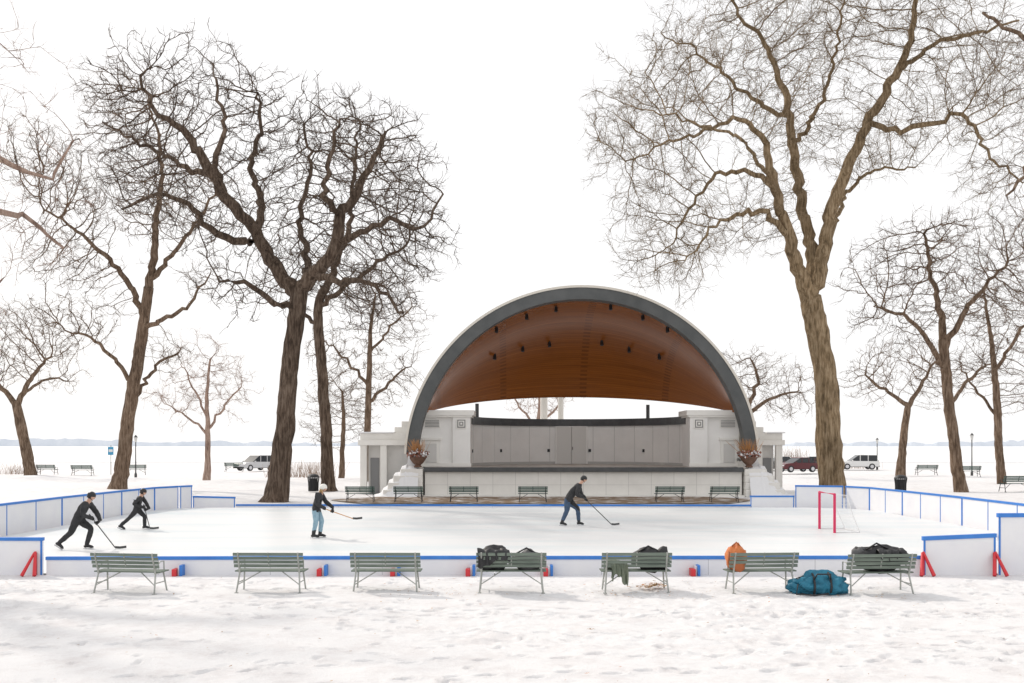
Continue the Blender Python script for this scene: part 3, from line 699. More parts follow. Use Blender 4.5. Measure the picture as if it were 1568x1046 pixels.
    for i in range(nv+1):
        ph=math.radians(104)*i/nv
        for j in range(nu):
            th=2*math.pi*j/nu; d=Vector((math.sin(ph)*math.cos(th),math.sin(ph)*math.sin(th),math.cos(ph)))
            k=1+0.03*(1 if (j%6)<3 else 0)*(i>2)
            p=Vector((d.x*0.125*k-0.008,d.y*0.105*k,d.z*0.118+0.03)); 
            if i==nv and d.x<0: p.z-=0.05
            vs.append(Mh@p)
    for i in range(nv):
        for j in range(nu): fs.append((i*nu+j,(i+1)*nu+j,(i+1)*nu+(j+1)%nu,i*nu+(j+1)%nu))
    b.add(vs,fs,0)
    for s in (-1,1): b.tube([Mh@Vector((0.0,s*0.1,0.02)),Mh@Vector((0.02,s*0.075,-0.08)),Mh@Vector((0.05,0,-0.125))],0.006,1,5)
    ho=b.obj('helmet',[helmet,M_black],body,auto=50); sm=ho.modifiers.new('s','SOLIDIFY'); sm.thickness=0.012
    h1=Vector(J['wrL']); h2=Vector(J['wrR'])
    b=MB()
    s0,s1=Vector(stick[0]),Vector(stick[1]); sdir=(s1-s0).normalized()
    for wr,el in ((h1,Vector(J['elL'])),(h2,Vector(J['elR']))):
        t=max(0.02,(wr-s0).dot(sdir)); g=s0+sdir*t
        d=(g-wr); 
        d=d.normalized() if d.length>0.01 else (wr-el).normalized()
        n_=sdir.cross(d); n_=n_.normalized() if n_.length>1e-3 else Vector((0,1,0)); d=n_.cross(sdir)
        pc=g-d*0.035
        b.tube([wr-(wr-el).normalized()*0.02,wr.lerp(pc,0.5),pc],[0.04,0.038,0.042],0,10)
        for q in range(4):
            base=pc+sdir*(-0.036+0.024*q); L_=(0.9,1.0,0.95,0.78)[q]
            P=[base-n_*0.03, base-n_*0.034+d*0.03*L_, base-n_*0.02+d*0.066*L_, base+n_*0.012+d*0.068, base+n_*0.028+d*0.045*L_]
            b.tube(P,[0.0125,0.012,0.0115,0.011,0.009],0,7)
        b.tube([pc-sdir*0.04,pc-sdir*0.05+n_*0.035+d*0.02,pc-sdir*0.035+n_*0.035+d*0.055],[0.015,0.013,0.01],0,7)
        b.tube([wr-(wr-el).normalized()*0.08,wr],[0.056,0.05],0,10)
    b.obj('gloved_hands',[M_glove],body,smooth=True)
    b=MB()
    for s in 'LR':
        an=Vector(J['an'+s]); kn=Vector(J['kn'+s]); td=Vector(J['toe'+s]).normalized(); up=Vector((0,0,1))-td*td.z; up.normalize(); sd2=up.cross(td)
        heel=an-up*0.085-td*0.05
        b.tube([an+(kn-an).normalized()*0.13,an+(kn-an).normalized()*0.05,an-up*0.02,an-up*0.055+td*0.01],[0.066,0.062,0.058,0.05],0,12)
        b.tube([heel+up*0.02-td*0.02,heel+td*0.05+up*0.035,heel+td*0.12+up*0.03,heel+td*0.19+up*0.012,heel+td*0.235],[0.036,0.048,0.045,0.038,0.02],0,12)
        for t in (0.02,0.16): 
            b.tube([heel+td*t-up*0.01,heel+td*t-up*0.05],0.014,1,6)
        c0=heel-td*0.05-up*0.06; c1=heel+td*0.24-up*0.06
        vs=[];
        for p in (c0,c1):
            for a_,c_ in ((-1,0),(1,0),(1,1),(-1,1)): vs.append(p+sd2*0.005*a_+up*0.03*c_)
        b.add(vs,[(0,1,2,3),(7,6,5,4),(0,4,5,1),(1,5,6,2),(2,6,7,3),(3,7,4,0)],2)
    b.obj('ice_skates',[M_hk,mat('skate_holder',(0.6,0.6,0.6),0.5),M_blade],body,smooth=False)
    b=MB(); b.tube([s0,s1],0.016,0,6)
    bd=Vector(stick[2]).normalized(); c0=s1; pts=[c0,c0+bd*0.12+Vector((0,0,-0.01)),c0+bd*0.22,c0+bd*0.30+Vector((0,-0.02,0.01))]
    vs=[];fs=[]
    for p in pts:
        for a_,c_ in ((-1,-1),(1,-1),(1,1),(-1,1)): vs.append(p+Vector((0,0.008*a_,0.033*c_+0.01)))
    for i in range(3):
        for j in range(4): fs.append((i*4+j,i*4+(j+1)%4,(i+1)*4+(j+1)%4,(i+1)*4+j))
    fs+=[(0,1,2,3),(15,14,13,12)]
    b.add(vs,fs,1); b.tube([s0,s0+sdir*0.12],0.022,1,6)
    b.obj('hockey_stick',[stickm,M_stick],body)
    return body
I0=0.03
D=35.6
skater((gx(880,D),D,I0),dict(pelvis=(-.26,0,.95),neck=(.20,0,1.48),head=(.33,0,1.66),elL=(.24,.28,1.12),wrL=(.40,.16,.95),elR=(.05,-.28,1.10),wrR=(.26,-.14,1.04),
  knL=(.12,.14,.60),anL=(.16,.18,.13),knR=(-.28,-.12,.54),anR=(-.46,-.16,.15),toeL=(1,0,0),toeR=(.9,-.1,-.1)),M_jk,M_jean,M_hk,M_hair,M_stick,((.16,-.14,1.16),(1.32,.05,.04),(1,.25,0)),face=-0.25,bulk=1.14)
D=27.5
skater((gx(120,D),D,I0),dict(pelvis=(-.02,0,.84),neck=(.27,0,1.30),head=(.37,0,1.46),elL=(.42,.24,.98),wrL=(.55,.14,.78),elR=(.22,-.27,.96),wrR=(.46,-.14,.86),
  knL=(.32,.12,.56),anL=(.18,.13,.13),knR=(-.16,-.1,.46),anR=(-.46,-.14,.2),toeL=(1,0,0),toeR=(.8,-.15,-.45)),M_jk,M_pk,M_hk,M_hair,M_stick,((.36,-.14,.98),(1.0,.05,.04),(1,.2,0)),face=0.1,bulk=1.04)
D=34.0
skater((gx(208,D),D,I0),dict(pelvis=(.04,0,.70),neck=(.18,0,1.12),head=(.26,0,1.27),elL=(.30,.2,.86),wrL=(.42,.1,.70),elR=(.02,-.27,.88),wrR=(.30,-.12,.76),
  knL=(.27,.1,.44),anL=(.26,.12,.13),knR=(-.16,-.08,.42),anR=(-.46,-.1,.16),toeL=(1,0,0),toeR=(.85,-.1,-.3)),M_jk,M_pk,M_hk,M_hair,M_stick,((.30,-.08,.86),(.5,-.05,.04),(1,.2,0)),face=0.2,bulk=0.86,hs=0.88)
D=30.9
skater((gx(487,D),D,I0),dict(pelvis=(-.06,0,.90),neck=(.08,0,1.38),head=(.17,0,1.54),elL=(.22,.24,1.08),wrL=(.44,.14,.93),elR=(.0,-.26,1.06),wrR=(.25,-.13,.92),
  knL=(.10,.08,.52),anL=(.04,.12,.13),knR=(-.04,-.1,.53),anR=(-.12,-.1,.13),toeL=(1,0,0),toeR=(1,-.2,0)),M_jk,M_ljean,M_hw,M_blond,M_stickw,((.12,-.13,.95),(1.0,.5,.56),(1,.25,0)),face=0.35,long_hair=True,bulk=1.04)
print('pre-trees',time.time()-T00)

# ------------------------------------------------------------------ trees
def bark(name,c,c2):
    m=bpy.data.materials.new(name); m.use_nodes=True; n=m.node_tree; b=n.nodes['Principled BSDF']
    b.inputs['Roughness'].default_value=0.9; b.inputs['Specular IOR Level'].default_value=0.15
    tc=n.nodes.new('ShaderNodeTexCoord'); mp=n.nodes.new('ShaderNodeMapping'); mp.inputs['Scale'].default_value=(8,8,1.3)
    n.links.new(tc.outputs['Object'],mp.inputs[0])
    a=n.nodes.new('ShaderNodeTexNoise'); a.inputs['Scale'].default_value=1.0; a.inputs['Detail'].default_value=7; a.inputs['Roughness'].default_value=0.65
    n.links.new(mp.outputs[0],a.inputs['Vector'])
    bb=n.nodes.new('ShaderNodeTexNoise'); bb.inputs['Scale'].default_value=0.5; bb.inputs['Detail'].default_value=4
    n.links.new(tc.outputs['Object'],bb.inputs['Vector'])
    r=n.nodes.new('ShaderNodeValToRGB'); e=r.color_ramp.elements
    e[0].position=0.36; e[0].color=(*[q*0.5 for q in c],1); e[1].position=0.62; e[1].color=(*c2,1); k=e.new(0.48); k.color=(*c,1)
    n.links.new(a.outputs['Fac'],r.inputs[0])
    mx=n.nodes.new('ShaderNodeMix'); mx.data_type='RGBA'; mx.blend_type='MULTIPLY'; mx.inputs[0].default_value=1.0
    mr=n.nodes.new('ShaderNodeMapRange'); mr.inputs[1].default_value=0.3; mr.inputs[2].default_value=0.7; mr.inputs[3].default_value=0.75; mr.inputs[4].default_value=1.2
    n.links.new(bb.outputs['Fac'],mr.inputs[0]); n.links.new(r.outputs[0],mx.inputs[6]); n.links.new(mr.outputs[0],mx.inputs[7])
    n.links.new(mx.outputs[2],b.inputs['Base Color'])
    bp=n.nodes.new('ShaderNodeBump'); bp.inputs['Strength'].default_value=1.0; bp.inputs['Distance'].default_value=0.12
    n.links.new(a.outputs['Fac'],bp.inputs['Height']); n.links.new(bp.outputs[0],b.inputs['Normal'])
    return m
B_dark=bark('bark_dark',(0.10,0.070,0.051),(0.18,0.135,0.103))
B_tan=bark('bark_tan',(0.22,0.155,0.090),(0.345,0.26,0.168))
B_mid=bark('bark_mid',(0.165,0.112,0.077),(0.26,0.192,0.14))
B_pale=bark('bark_pale',(0.36,0.25,0.20),(0.46,0.35,0.29))  # bark lightened: haze over background trees is put into the colour
def frames(T):
    ref=np.tile(np.array([[0.35,0.9,0.15]]),(len(T),1))
    if len(T):
        al=np.abs((T*ref).sum(1))>0.93*np.linalg.norm(np.array([0.35,0.9,0.15]))
        ref[al]=np.array([0.9,-0.3,0.2])
    A=np.cross(T,ref); A/=np.linalg.norm(A,axis=1)[:,None]+1e-9; Bv=np.cross(T,A); return A,Bv
def rings(P,T,R,S,knob=None):
    A,Bv=frames(T); th=np.arange(S)*2*np.pi/S
    rr=R[:,None]*np.ones(S)[None,:]
    if knob is not None: rr=rr*knob
    return P[:,None,:]+rr[:,:,None]*(np.cos(th)[None,:,None]*A[:,None,:]+np.sin(th)[None,:,None]*Bv[:,None,:])
def tree(name,D,limbs,blobs,m,n_attr,seed,step=0.32,dk=0.42,rtip=0.009,ntw=2,tw=(0.35,0.8),droop=0.0,di=5.0,expo=0.42,jit=0.25,rs=1.0):
    r=np.random.default_rng(seed)
    P=[];par=[];RG=[]
    for li,L in enumerate(limbs):
        pts=np.array([[gx(p[0],D+p[2]),D+p[2],gz(p[1],D+p[2])] for p in L]); rad=np.array([p[3]*rs for p in L])
        if li==0: pts[0,2]=min(pts[0,2],-0.1)
        ext=np.vstack([2*pts[0]-pts[1],pts,2*pts[-1]-pts[-2]])
        out=[];ro=[]
        for i in range(len(pts)-1):
            p0,p1,p2,p3=ext[i:i+4]; n_=max(1,int(np.linalg.norm(p2-p1)/(step*1.1)))
            for k in range(n_):
                t=k/n_; out.append(0.5*((2*p1)+(-p0+p2)*t+(2*p0-5*p1+4*p2-p3)*t*t+(-p0+3*p1-3*p2+p3)*t**3)); ro.append(rad[i]*(1-t)+rad[i+1]*t)
        out.append(pts[-1]); ro.append(rad[-1])
        if li==0: prev=-1; st=0
        else:
            arr=np.array(P); prev=int(np.argmin(((arr-out[0])**2).sum(1))); st=1
        for k in range(st,len(out)):
            q=np.array(out[k])+ (r.normal(size=3)*min(0.08,0.03+0.1*(1-min(ro[k],.5)*2)) if k>1 and li>0 else r.normal(size=3)*0.02)
            P.append(q); par.append(prev); RG.append(ro[k]); prev=len(P)-1
    nl=len(P)
    vol=np.array([bl[2]*bl[3]*bl[4] for bl in blobs],float)**0.85; cnt=(n_attr*vol/vol.sum()).astype(int)
    At=[]
    for bl,c_ in zip(blobs,cnt):
        px,py,rx,rz,ry=bl[:5]; dy=bl[5] if len(bl)>5 else 0
        d=r.normal(size=(c_,3)); d/=np.linalg.norm(d,axis=1)[:,None]; rr=r.random(c_)**0.45
        q=d*rr[:,None]*(1+0.12*np.sin(d[:,0:1]*5+seed)+0.12*np.sin(d[:,2:3]*7+seed*2))
        s_=(D+dy)/F
        At.append(np.stack([gx(px,D+dy)+q[:,0]*rx*s_,D+dy+q[:,1]*ry,gz(py,D+dy)+q[:,2]*rz*s_],1))
    At=np.vstack(At)
    At+= r.normal(size=At.shape)*0.35
    MAXN=40000
    PA=np.zeros((MAXN,3)); PA[:nl]=np.array(P); par=list(par); N=nl
    nd=np.full(len(At),1e9); ni=np.zeros(len(At),int)
    def upd(lo,hi):
        for c0 in range(lo,hi,400):
            c1=min(c0+400,hi)
            d=((At[:,None,:]-PA[None,c0:c1,:])**2).sum(2); j=d.argmin(1); dm=d[np.arange(len(At)),j]
            b_=dm<nd; nd[b_]=dm[b_]; ni[b_]=j[b_]+c0
    upd(0,nl)
    kids=np.zeros(MAXN,int)
    for it in range(90):
        if len(At)==0: break
        act=nd<di*di
        if not act.any(): break
        S_=np.zeros((N,3)); 
        dv=At[act]-PA[ni[act]]; dv/=np.linalg.norm(dv,axis=1)[:,None]+1e-9
        np.add.at(S_,ni[act],dv)
        g=np.unique(ni[act]); g=g[kids[g]<3]
        if len(g)==0: break
        v=S_[g]; v/=np.linalg.norm(v,axis=1)[:,None]+1e-9
        v+=r.normal(size=v.shape)*jit
        pi=np.array([par[i] for i in g]); hp=pi>=0
        inert=np.zeros_like(v); inert[hp]=PA[g[hp]]-PA[pi[hp]]; inert/=np.linalg.norm(inert,axis=1)[:,None]+1e-9
        v+=inert*0.5*(g>=nl)[:,None]
        v[:,2]-=droop
        v/=np.linalg.norm(v,axis=1)[:,None]+1e-9
        if N+len(g)>=MAXN: break
        PA[N:N+len(g)]=PA[g]+v*step; par.extend(g.tolist()); kids[g]+=1
        lo=N; N+=len(g); upd(lo,N)
        keep=nd>dk*dk; At=At[keep]; nd=nd[keep]; ni=ni[keep]
    PA=PA[:N]; par=np.array(par); 
    w_=np.zeros(N); ch=np.full(N,-1); best=np.zeros(N)
    has=np.zeros(N,bool); has[par[par>=0]]=True; w_[~has]=1
    for i in range(N-1,-1,-1):
        p=par[i]
        if p>=0: w_[p]+=w_[i]
    rad=rtip*w_**expo
    RG=np.array(RG); lim=np.zeros(N,bool); lim[:nl]=True
    rad[:nl]=RG
    for i in range(nl,N):
        rad[i]=min(rad[i],rad[par[i]]*0.8 if par[i]<nl else rad[par[i]])
    for i in range(N):
        p=par[i]
        if p>=0:
            sc=w_[i]+(1e6 if (lim[i] and p==i-1) else 0)
            if sc>best[p]: best[p]=sc; ch[p]=i
    dirs=np.zeros((N,3)); hp=par>=0; dirs[hp]=PA[hp]-PA[par[hp]]; dirs/=np.linalg.norm(dirs,axis=1)[:,None]+1e-9; dirs[~hp]=[0,0,1]
    T=dirs.copy(); hc=ch>=0; T[hc]+=dirs[ch[hc]]; T/=np.linalg.norm(T,axis=1)[:,None]+1e-9
    main=np.zeros(N,bool); main[ch[hc]]=True
    allV=[];allQ=[];off=0
    seg=np.nonzero(hp)[0]
    rs_=rad[seg]
    for sel,S in ((seg[rs_>0.055],12),(seg[(rs_<=0.055)&(rs_>0.02)],5),(seg[rs_<=0.02],3)):
        if len(sel)==0: continue
        used=np.unique(np.concatenate([sel,par[sel]])); mp_=np.full(N,-1); mp_[used]=np.arange(len(used))
        kn=None
        if S==12:
            zz=PA[used]; ang=np.arange(S)*2*np.pi/S
            kn=1+0.07*np.sin(3*ang[None,:]+zz[:,2:3]*0.7)+0.05*np.sin(5*ang[None,:]-zz[:,2:3]*1.3+zz[:,0:1])+r.normal(size=(len(used),S))*0.025
        V1=rings(PA[used],T[used],rad[used],S,kn)
        sm=~main[sel]
        side_=sel[sm]; V2=rings(PA[par[side_]],dirs[side_],np.minimum(rad[side_]*1.12,rad[par[side_]]),S)
        st=np.zeros(len(sel),int); st[~sm]=mp_[par[sel[~sm]]]; st[sm]=len(used)+np.arange(len(side_))
        en=mp_[sel]
        j=np.arange(S); j2=(j+1)%S
        Qd=np.stack([st[:,None]*S+j,st[:,None]*S+j2,en[:,None]*S+j2,en[:,None]*S+j],-1).reshape(-1,4)
        VV=np.concatenate([V1.reshape(-1,3),V2.reshape(-1,3)]); allV.append(VV); allQ.append(Qd+off); off+=len(VV)
    th_=np.nonzero((rad<0.035)&hp)[0]
    if ntw>0 and len(th_):
        base=np.repeat(th_,int(math.ceil(ntw)))
        if ntw<math.ceil(ntw): base=base[r.random(len(base))<ntw/math.ceil(ntw)]
        n_=len(base); u=r.random(n_)
        p0=PA[base]*(1-u[:,None])+PA[par[base]]*u[:,None]
        d=dirs[base]*0.75+r.normal(size=(n_,3))*0.5; d[:,2]+=0.1-droop; d/=np.linalg.norm(d,axis=1)[:,None]
        l=r.uniform(tw[0],tw[1],n_)
        p1=p0+d*(l*0.5)[:,None]; d2=d+r.normal(size=(n_,3))*0.3; d2[:,2]+=0.08-droop*0.8; d2/=np.linalg.norm(d2,axis=1)[:,None]; p2=p1+d2*(l*0.5)[:,None]
        d3=d+r.normal(size=(n_,3))*0.6; d3/=np.linalg.norm(d3,axis=1)[:,None]; p3=p1+d3*(l*0.4)[:,None]
        r0=np.full(n_,rtip*0.75)
        for a_,b_,dd,ra,rb in ((p0,p1,d,r0,r0*0.7),(p1,p2,d2,r0*0.7,r0*0.35),(p1,p3,d3,r0*0.6,r0*0.35)):
            A1=rings(a_,dd,ra,3); A2=rings(b_,dd,rb,3); VV=np.concatenate([A1.reshape(-1,3),A2.reshape(-1,3)])
            i0=np.arange(n_)*3; j=np.arange(3); j2=(j+1)%3; o2=n_*3
            Qd=np.stack([i0[:,None]+j,i0[:,None]+j2,i0[:,None]+j2+o2,i0[:,None]+j+o2],-1).reshape(-1,4)
            allV.append(VV); allQ.append(Qd+off); off+=len(VV)
    VV=np.concatenate(allV); QQ=np.concatenate(allQ)
    base=np.array([gx(limbs[0][0][0],D),D,0.0])
    me=np_mesh(name,VV-base,QQ); me.materials.append(m)
    o=link(name,me,None,tuple(base)); print(name,N,len(QQ),round(time.time()-T00,1)); return o

tree('oak_tree',51,[
 [(420,776,0,.90),(425,764,0,.66),(428,735,0,.55),(432,690,0,.50),(438,620,0,.46),(447,540,0,.43),(455,480,0,.44),(460,440,0,.44)],
 [(458,450,0,.4),(430,420,.3,.36),(405,385,.6,.33),(385,345,.4,.3),(345,300,0,.28),(318,255,-.5,.26),(295,215,-1,.21),(268,190,-1.5,.16),(235,165,-2,.1),(215,120,-2,.07)],
 [(462,445,0,.4),(488,412,-.4,.34),(515,375,-.6,.31),(522,330,-.4,.28),(545,295,0,.22),(570,250,.5,.15),(590,200,1,.09)],
 [(395,372,.5,.22),(345,362,-.5,.19),(312,340,-1.2,.16),(285,310,-2,.12),(240,300,-3,.09),(190,320,-3.5,.06)],
 [(400,345,.5,.22),(398,300,1.5,.17),(385,250,2.2,.14),(400,190,2.5,.1),(392,140,3,.07)],
 [(515,372,-.6,.2),(560,350,-1.5,.15),(600,335,-2.2,.12),(640,350,-3,.08),(680,300,-3,.05)],
 [(455,475,0,.2),(415,462,-1.5,.15),(375,432,-2.5,.11),(335,430,-3.5,.07)],
 [(325,265,-.5,.19),(300,262,1,.15),(255,240,2.2,.11),(205,215,3,.08),(160,190,3.5,.05)],
 [(465,440,0,.24),(470,390,2,.18),(460,330,3,.14),(475,260,3.5,.1),(465,190,4,.06)],
 [(480,420,-.4,.2),(530,430,-2.2,.14),(575,440,-3,.1),(620,480,-3.5,.06)],
 [(522,335,-.4,.2),(500,290,-2,.15),(505,240,-2.8,.11),(520,180,-3.2,.06)],
 [(345,300,0,.2),(330,250,-2.5,.15),(345,190,-3.5,.1),(330,120,-4,.06)]],
 [(240,150,105,85,4.5,-1),(330,140,85,75,4,1),(420,215,110,85,5,2),(500,230,90,80,5,2),(590,255,95,85,4.5,0),(630,365,70,75,4,-1),(320,330,110,60,4.5,-2),(460,350,110,70,6,1),(220,260,80,60,4,0),(370,440,60,40,3,-2),(570,450,75,50,4,-2)],
 B_dark,5000,1,rtip=0.0145,expo=0.44,ntw=1.4,tw=(.3,.7),dk=.44)
tree('oak_tree',63,[
 [(505,752,0,.62),(503,735,0,.46),(500,680,0,.40),(493,560,0,.36),(487,480,0,.32),(495,440,0,.3)],
 [(495,450,0,.28),(515,400,.5,.22),(535,350,1,.18),(540,290,1.2,.14),(545,230,1.5,.1),(550,180,1.5,.06)],
 [(492,470,0,.2),(540,430,-1,.16),(580,400,-2,.12),(620,380,-2,.08)],[(490,500,0,.16),(460,470,1,.12),(430,430,2,.08)]],
 [(540,210,80,60,5),(600,300,80,80,5,-1),(560,420,90,70,5),(440,420,60,60,4,2),(630,400,50,50,3)],B_dark,1800,2,ntw=1.3,rtip=0.014,rs=.92,expo=.44)
tree('oak_tree',68,[
 [(180,752,0,.75),(184,738,0,.58),(190,690,0,.52),(200,620,0,.48),(214,540,0,.42),(222,480,0,.38),(227,440,0,.36)],
 [(221,485,0,.25),(190,425,-.5,.2),(155,385,-1,.16),(110,350,-1.5,.1),(60,315,-2,.06)],
 [(227,445,0,.32),(237,390,0,.28),(242,330,.3,.22),(246,270,.5,.16),(240,200,.5,.1),(222,140,.5,.06)],
 [(230,430,0,.22),(262,392,-.5,.16),(300,345,-1,.12),(330,290,-1.5,.07)],
 [(222,500,0,.2),(255,488,-1,.16),(290,465,-1.5,.12),(306,440,-1.5,.08),(320,420,-1.5,.05)],
 [(203,590,0,.18),(175,550,-1,.14),(140,515,-1.5,.1),(100,508,-2,.06)],
 [(200,620,0,.15),(240,560,2,.12),(275,540,2.5,.07)]],
 [(200,180,85,80,5),(130,300,100,70,5,-1),(240,290,90,80,5),(110,400,75,50,4,-1),(115,490,65,45,4,-1.5),(310,425,35,30,2.5,-1.5),(320,290,45,50,3,-1),(60,240,65,70,4),(260,540,35,30,3,2)],
 B_mid,3800,3,rtip=0.0135,ntw=1.4,rs=.9,expo=.44)
tree('elm_tree',56,[
 [(1277,770,0,1.05),(1276,755,0,.86),(1273,720,0,.78),(1267,640,0,.72),(1261,560,0,.66),(1250,500,0,.66),(1243,460,0,.68)],
 [(1243,465,0,.55),(1226,420,-.4,.44),(1212,380,-.7,.38),(1198,330,-1,.31),(1182,270,-1.2,.26),(1168,215,-1.5,.18),(1130,185,-2,.13),(1080,200,-2.5,.1),(1030,215,-3,.07),(960,250,-3,.04)],
 [(1246,450,0,.42),(1240,380,.6,.36),(1226,310,.9,.32),(1215,240,1,.28),(1206,170,1.2,.23),(1190,110,1.5,.18),(1165,60,1.5,.13),(1130,20,1.5,.09),(1095,-30,1.5,.06)],
 [(1250,445,0,.5),(1262,375,0,.42),(1276,310,0,.38),(1303,245,-.3,.33),(1335,180,-.6,.28),(1370,115,-1,.24),(1393,60,-1.4,.19),(1402,0,-1.6,.14),(1420,-60,-2,.1)],
 [(1330,190,-.6,.18),(1380,197,-1.6,.16),(1430,186,-2.5,.14),(1470,176,-3,.12),(1498,205,-3.5,.1),(1515,240,-4,.08),(1570,280,-4,.05)],
 [(1208,365,-.7,.2),(1170,325,-2,.16),(1130,330,-3,.12),(1095,345,-3.5,.08),(1050,400,-4,.04)],
 [(1187,285,-1.1,.18),(1140,262,0,.14),(1095,268,1,.11),(1055,320,1.5,.08),(1030,370,1.5,.05)],
 [(1206,180,1.2,.16),(1150,148,2.5,.12),(1100,108,3.2,.09),(1055,70,3.5,.06),(1010,55,4,.04)],
 [(1375,108,-1,.15),(1430,70,0,.12),(1490,52,1,.1),(1560,30,2,.06)],
 [(1262,372,0,.16),(1300,290,2.5,.12),(1340,260,3.5,.09),(1400,255,4,.05)],
 [(1212,230,1,.15),(1255,160,3,.12),(1280,80,4,.09),(1290,0,4.5,.06)],
 [(1190,300,-1.2,.15),(1150,230,-3.5,.1),(1100,200,-4.5,.08),(1000,170,-5,.04)]],
 [(950,190,60,75,4,-1),(1040,150,85,85,5,0),(1005,290,75,70,4,-1),(1085,350,80,60,4,-1),(1120,40,120,80,5,1),(1200,150,90,100,5,1),(1270,20,110,110,5,1),(1400,0,130,90,5,-1),(1480,140,110,80,5,-2),(1340,210,85,70,4.5,1),(985,385,50,50,3,-1),(1520,270,45,45,3,-3),(1180,320,45,55,4,0),(1050,410,45,40,3,-2)],
 B_tan,6000,4,rtip=0.011,expo=0.43,ntw=2.4,tw=(0.45,1.05),droop=0.1,jit=0.2,rs=.92)
tree('oak_tree',64,[
 [(1472,758,0,.5),(1469,735,0,.40),(1463,690,0,.36),(1452,610,0,.34),(1446,550,0,.32),(1444,520,0,.3)],
 [(1447,565,0,.2),(1420,520,-1,.16),(1385,485,-1.5,.12),(1340,470,-2,.07)],
 [(1444,525,0,.26),(1438,470,.5,.2),(1425,410,.8,.14),(1415,350,1,.08)],[(1446,535,0,.24),(1470,490,-.5,.18),(1500,445,-1,.13),(1545,400,-1.5,.08)],
 [(1455,620,0,.14),(1490,575,1.5,.1),(1520,555,2,.06)]],
 [(1360,420,70,55,4),(1430,380,80,60,4.5),(1510,390,80,65,4.5),(1550,450,60,60,4,-1),(1360,490,60,40,3,-1),(1450,450,70,50,4),(1510,550,40,30,2.5,1.5)],B_mid,2800,5,rtip=0.0135,ntw=1.6,rs=.95,expo=.43)
tree('oak_tree',76,[
 [(1534,744,0,.36),(1531,700,0,.3),(1526,620,0,.27),(1522,560,0,.22),(1515,500,.5,.14),(1505,440,1,.07)],[(1523,570,0,.15),(1555,520,-1,.12),(1590,470,-1,.07)],[(1528,640,0,.12),(1495,600,1,.09),(1470,560,1.5,.05)]],
 [(1520,480,60,60,4),(1580,490,60,60,4),(1490,570,40,40,3,1),(1580,590,40,40,3)],B_mid,1300,6,rtip=0.013,ntw=1.5)
tree('bare_tree',98,[
 [(1379,724,0,.5),(1381,700,0,.4),(1386,650,0,.34),(1390,620,0,.3)],[(1390,625,0,.25),(1410,590,0,.18),(1430,555,0,.1)],[(1390,622,0,.22),(1360,600,0,.16),(1325,575,0,.1)]],
 [(1330,580,45,35,4),(1380,550,60,40,5),(1430,570,45,50,4)],B_mid,1200,7,rtip=0.015,step=.4,dk=.5,ntw=1.5)
tree('bare_tree',84,[
 [(317,742,0,.35),(318,710,0,.25),(318,650,0,.2),(317,600,0,.14),(322,550,0,.08)],[(318,660,0,.12),(345,620,0,.08),(370,590,0,.05)],[(318,665,0,.11),(290,640,0,.08),(255,620,0,.04)],[(318,640,0,.1),(295,590,0,.07),(280,560,0,.04)]],
 [(310,570,55,60,4),(350,590,45,50,4),(270,610,45,40,4)],B_pale,800,8,rtip=0.011,step=.4,dk=.5)
tree('oak_tree',98,[
 [(48,732,0,.7),(45,715,0,.55),(38,680,0,.5),(30,640,0,.46),(25,615,0,.42)],[(25,620,0,.3),(5,595,0,.22),(-30,570,0,.1)],[(27,620,0,.3),(50,575,0,.2),(75,545,0,.1)],[(40,600,0,.15),(80,580,0,.1),(105,585,0,.06)]],
 [(10,540,60,50,5),(70,530,50,40,5),(90,580,35,25,3),(-30,560,50,50,4),(30,490,50,30,4)],B_mid,1600,9,rtip=0.016,step=.4,dk=.5,ntw=1.5)
tree('bare_tree',82,[
 [(560,745,0,.4),(561,710,0,.3),(563,640,0,.27),(566,560,0,.22),(568,500,0,.15),(575,450,0,.08)],[(564,620,0,.14),(600,580,0,.1),(630,560,0,.05)],[(565,590,0,.14),(530,550,0,.1),(500,520,0,.05)],[(566,540,0,.12),(600,500,0,.09),(630,470,0,.05)]],
 [(575,460,60,60,4),(620,500,40,50,4),(520,540,50,50,4),(600,580,45,40,4),(540,610,40,30,3)],B_mid,1600,10,rtip=0.013,step=.38,dk=.48,ntw=1.5)
tree('bare_tree',88,[
 [(524,742,0,.3),(524,700,0,.22),(526,650,0,.18),(524,600,0,.1)]],[(510,610,45,45,4),(550,640,35,35,3),(485,650,30,30,3)],B_mid,600,14,rtip=0.012,step=.4,dk=.5)
tree('oak_tree',92,[
 [(1140,738,0,.45),(1141,690,0,.36),(1143,650,0,.3),(1146,620,0,.24)],[(1145,635,0,.2),(1180,610,0,.14),(1225,600,0,.07)],[(1146,620,0,.2),(1160,580,0,.14),(1150,550,0,.07)]],
 [(1150,565,50,35,4),(1200,590,50,40,4),(1120,600,40,40,4),(1200,625,35,15,3)],B_mid,1200,11,rtip=0.013,step=.4,dk=.5)
tree('bare_tree',98,[
 [(822,730,0,.35),(822,690,0,.28),(824,650,0,.2),(826,610,0,.1)],[(823,660,0,.14),(800,630,0,.1),(785,600,0,.05)],[(824,655,0,.14),(850,625,0,.1),(868,600,0,.05)]],
 [(820,610,50,30,4),(850,590,40,30,4)],B_pale,600,12,rtip=0.012,step=.4,dk=.5)
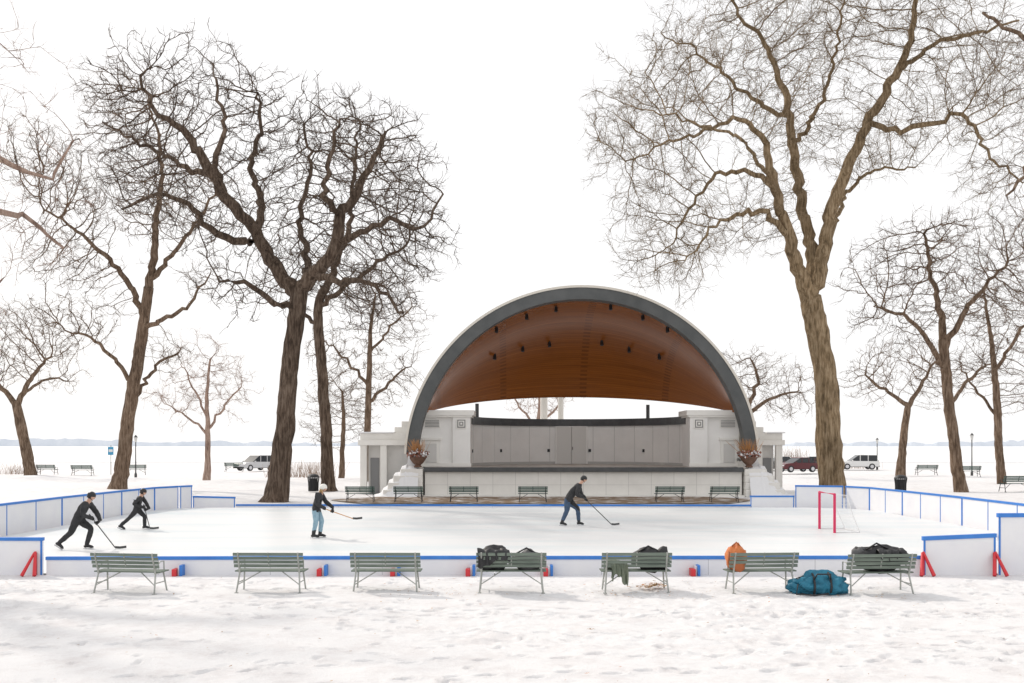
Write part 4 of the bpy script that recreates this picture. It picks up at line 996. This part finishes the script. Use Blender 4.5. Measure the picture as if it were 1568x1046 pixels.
# neighbours whose trunks stand just outside the frame
tree('oak_tree',25,[
 [(-275,862,0,.6),(-275,820,0,.42),(-272,680,0,.36),(-265,540,0,.33),(-262,430,0,.31)],
 [(-263,450,0,.24),(-190,390,-.3,.17),(-120,350,-.6,.13),(-40,320,-.8,.09),(40,335,-1,.06),(90,370,-1,.035)],
 [(-262,435,0,.24),(-215,330,.3,.18),(-150,250,.6,.14),(-70,225,.8,.1),(20,255,1,.07),(70,270,1.1,.045),(120,205,1.2,.025)],
 [(-262,430,0,.26),(-265,280,0,.2),(-225,150,0,.14),(-120,90,0,.09),(-20,60,0,.05)],
 [(-265,280,0,.2),(-300,120,0,.15),(-290,-60,0,.1),(-250,-200,0,.06)],
 [(-263,500,0,.16),(-180,480,.5,.11),(-90,440,.8,.08),(0,440,1,.04)]],
 [(10,260,110,60,1.6,.6),(20,370,90,60,1.5,-.6),(-110,180,120,130,2.2,0),(20,110,60,70,1.3,0),(-280,200,140,170,2.4,0),(-40,470,60,50,1.3,.5),(-300,-80,140,150,2.4,0)],B_pale,2100,15,rtip=0.006,ntw=1.5,step=.26,dk=.34,tw=(.25,.6))
tree('elm_tree',44,[
 [(1760,800,0,.8),(1755,760,0,.6),(1745,600,0,.5),(1735,450,0,.45),(1720,350,0,.4)],
 [(1722,360,0,.3),(1680,280,-.5,.22),(1630,240,-1,.16),(1580,250,-1.2,.1),(1545,300,-1.4,.05)],
 [(1720,350,0,.3),(1690,200,.5,.22),(1640,110,1,.16),(1570,60,1.2,.1),(1500,20,1.5,.06)],
 [(1720,350,0,.3),(1730,180,0,.22),(1720,50,0,.15),(1700,-80,0,.09)],
 [(1735,440,0,.2),(1680,400,0,.14),(1620,370,0,.1),(1570,380,0,.05)]],
 [(1570,250,60,60,3,-1),(1560,80,80,80,3,1),(1660,150,100,120,4,0),(1750,100,100,140,4,0),(1590,370,50,40,2.5,0),(1560,330,30,40,2,-1)],B_mid,2000,16,rtip=0.009,ntw=1.5,droop=0.1)
print('done',time.time()-T00)
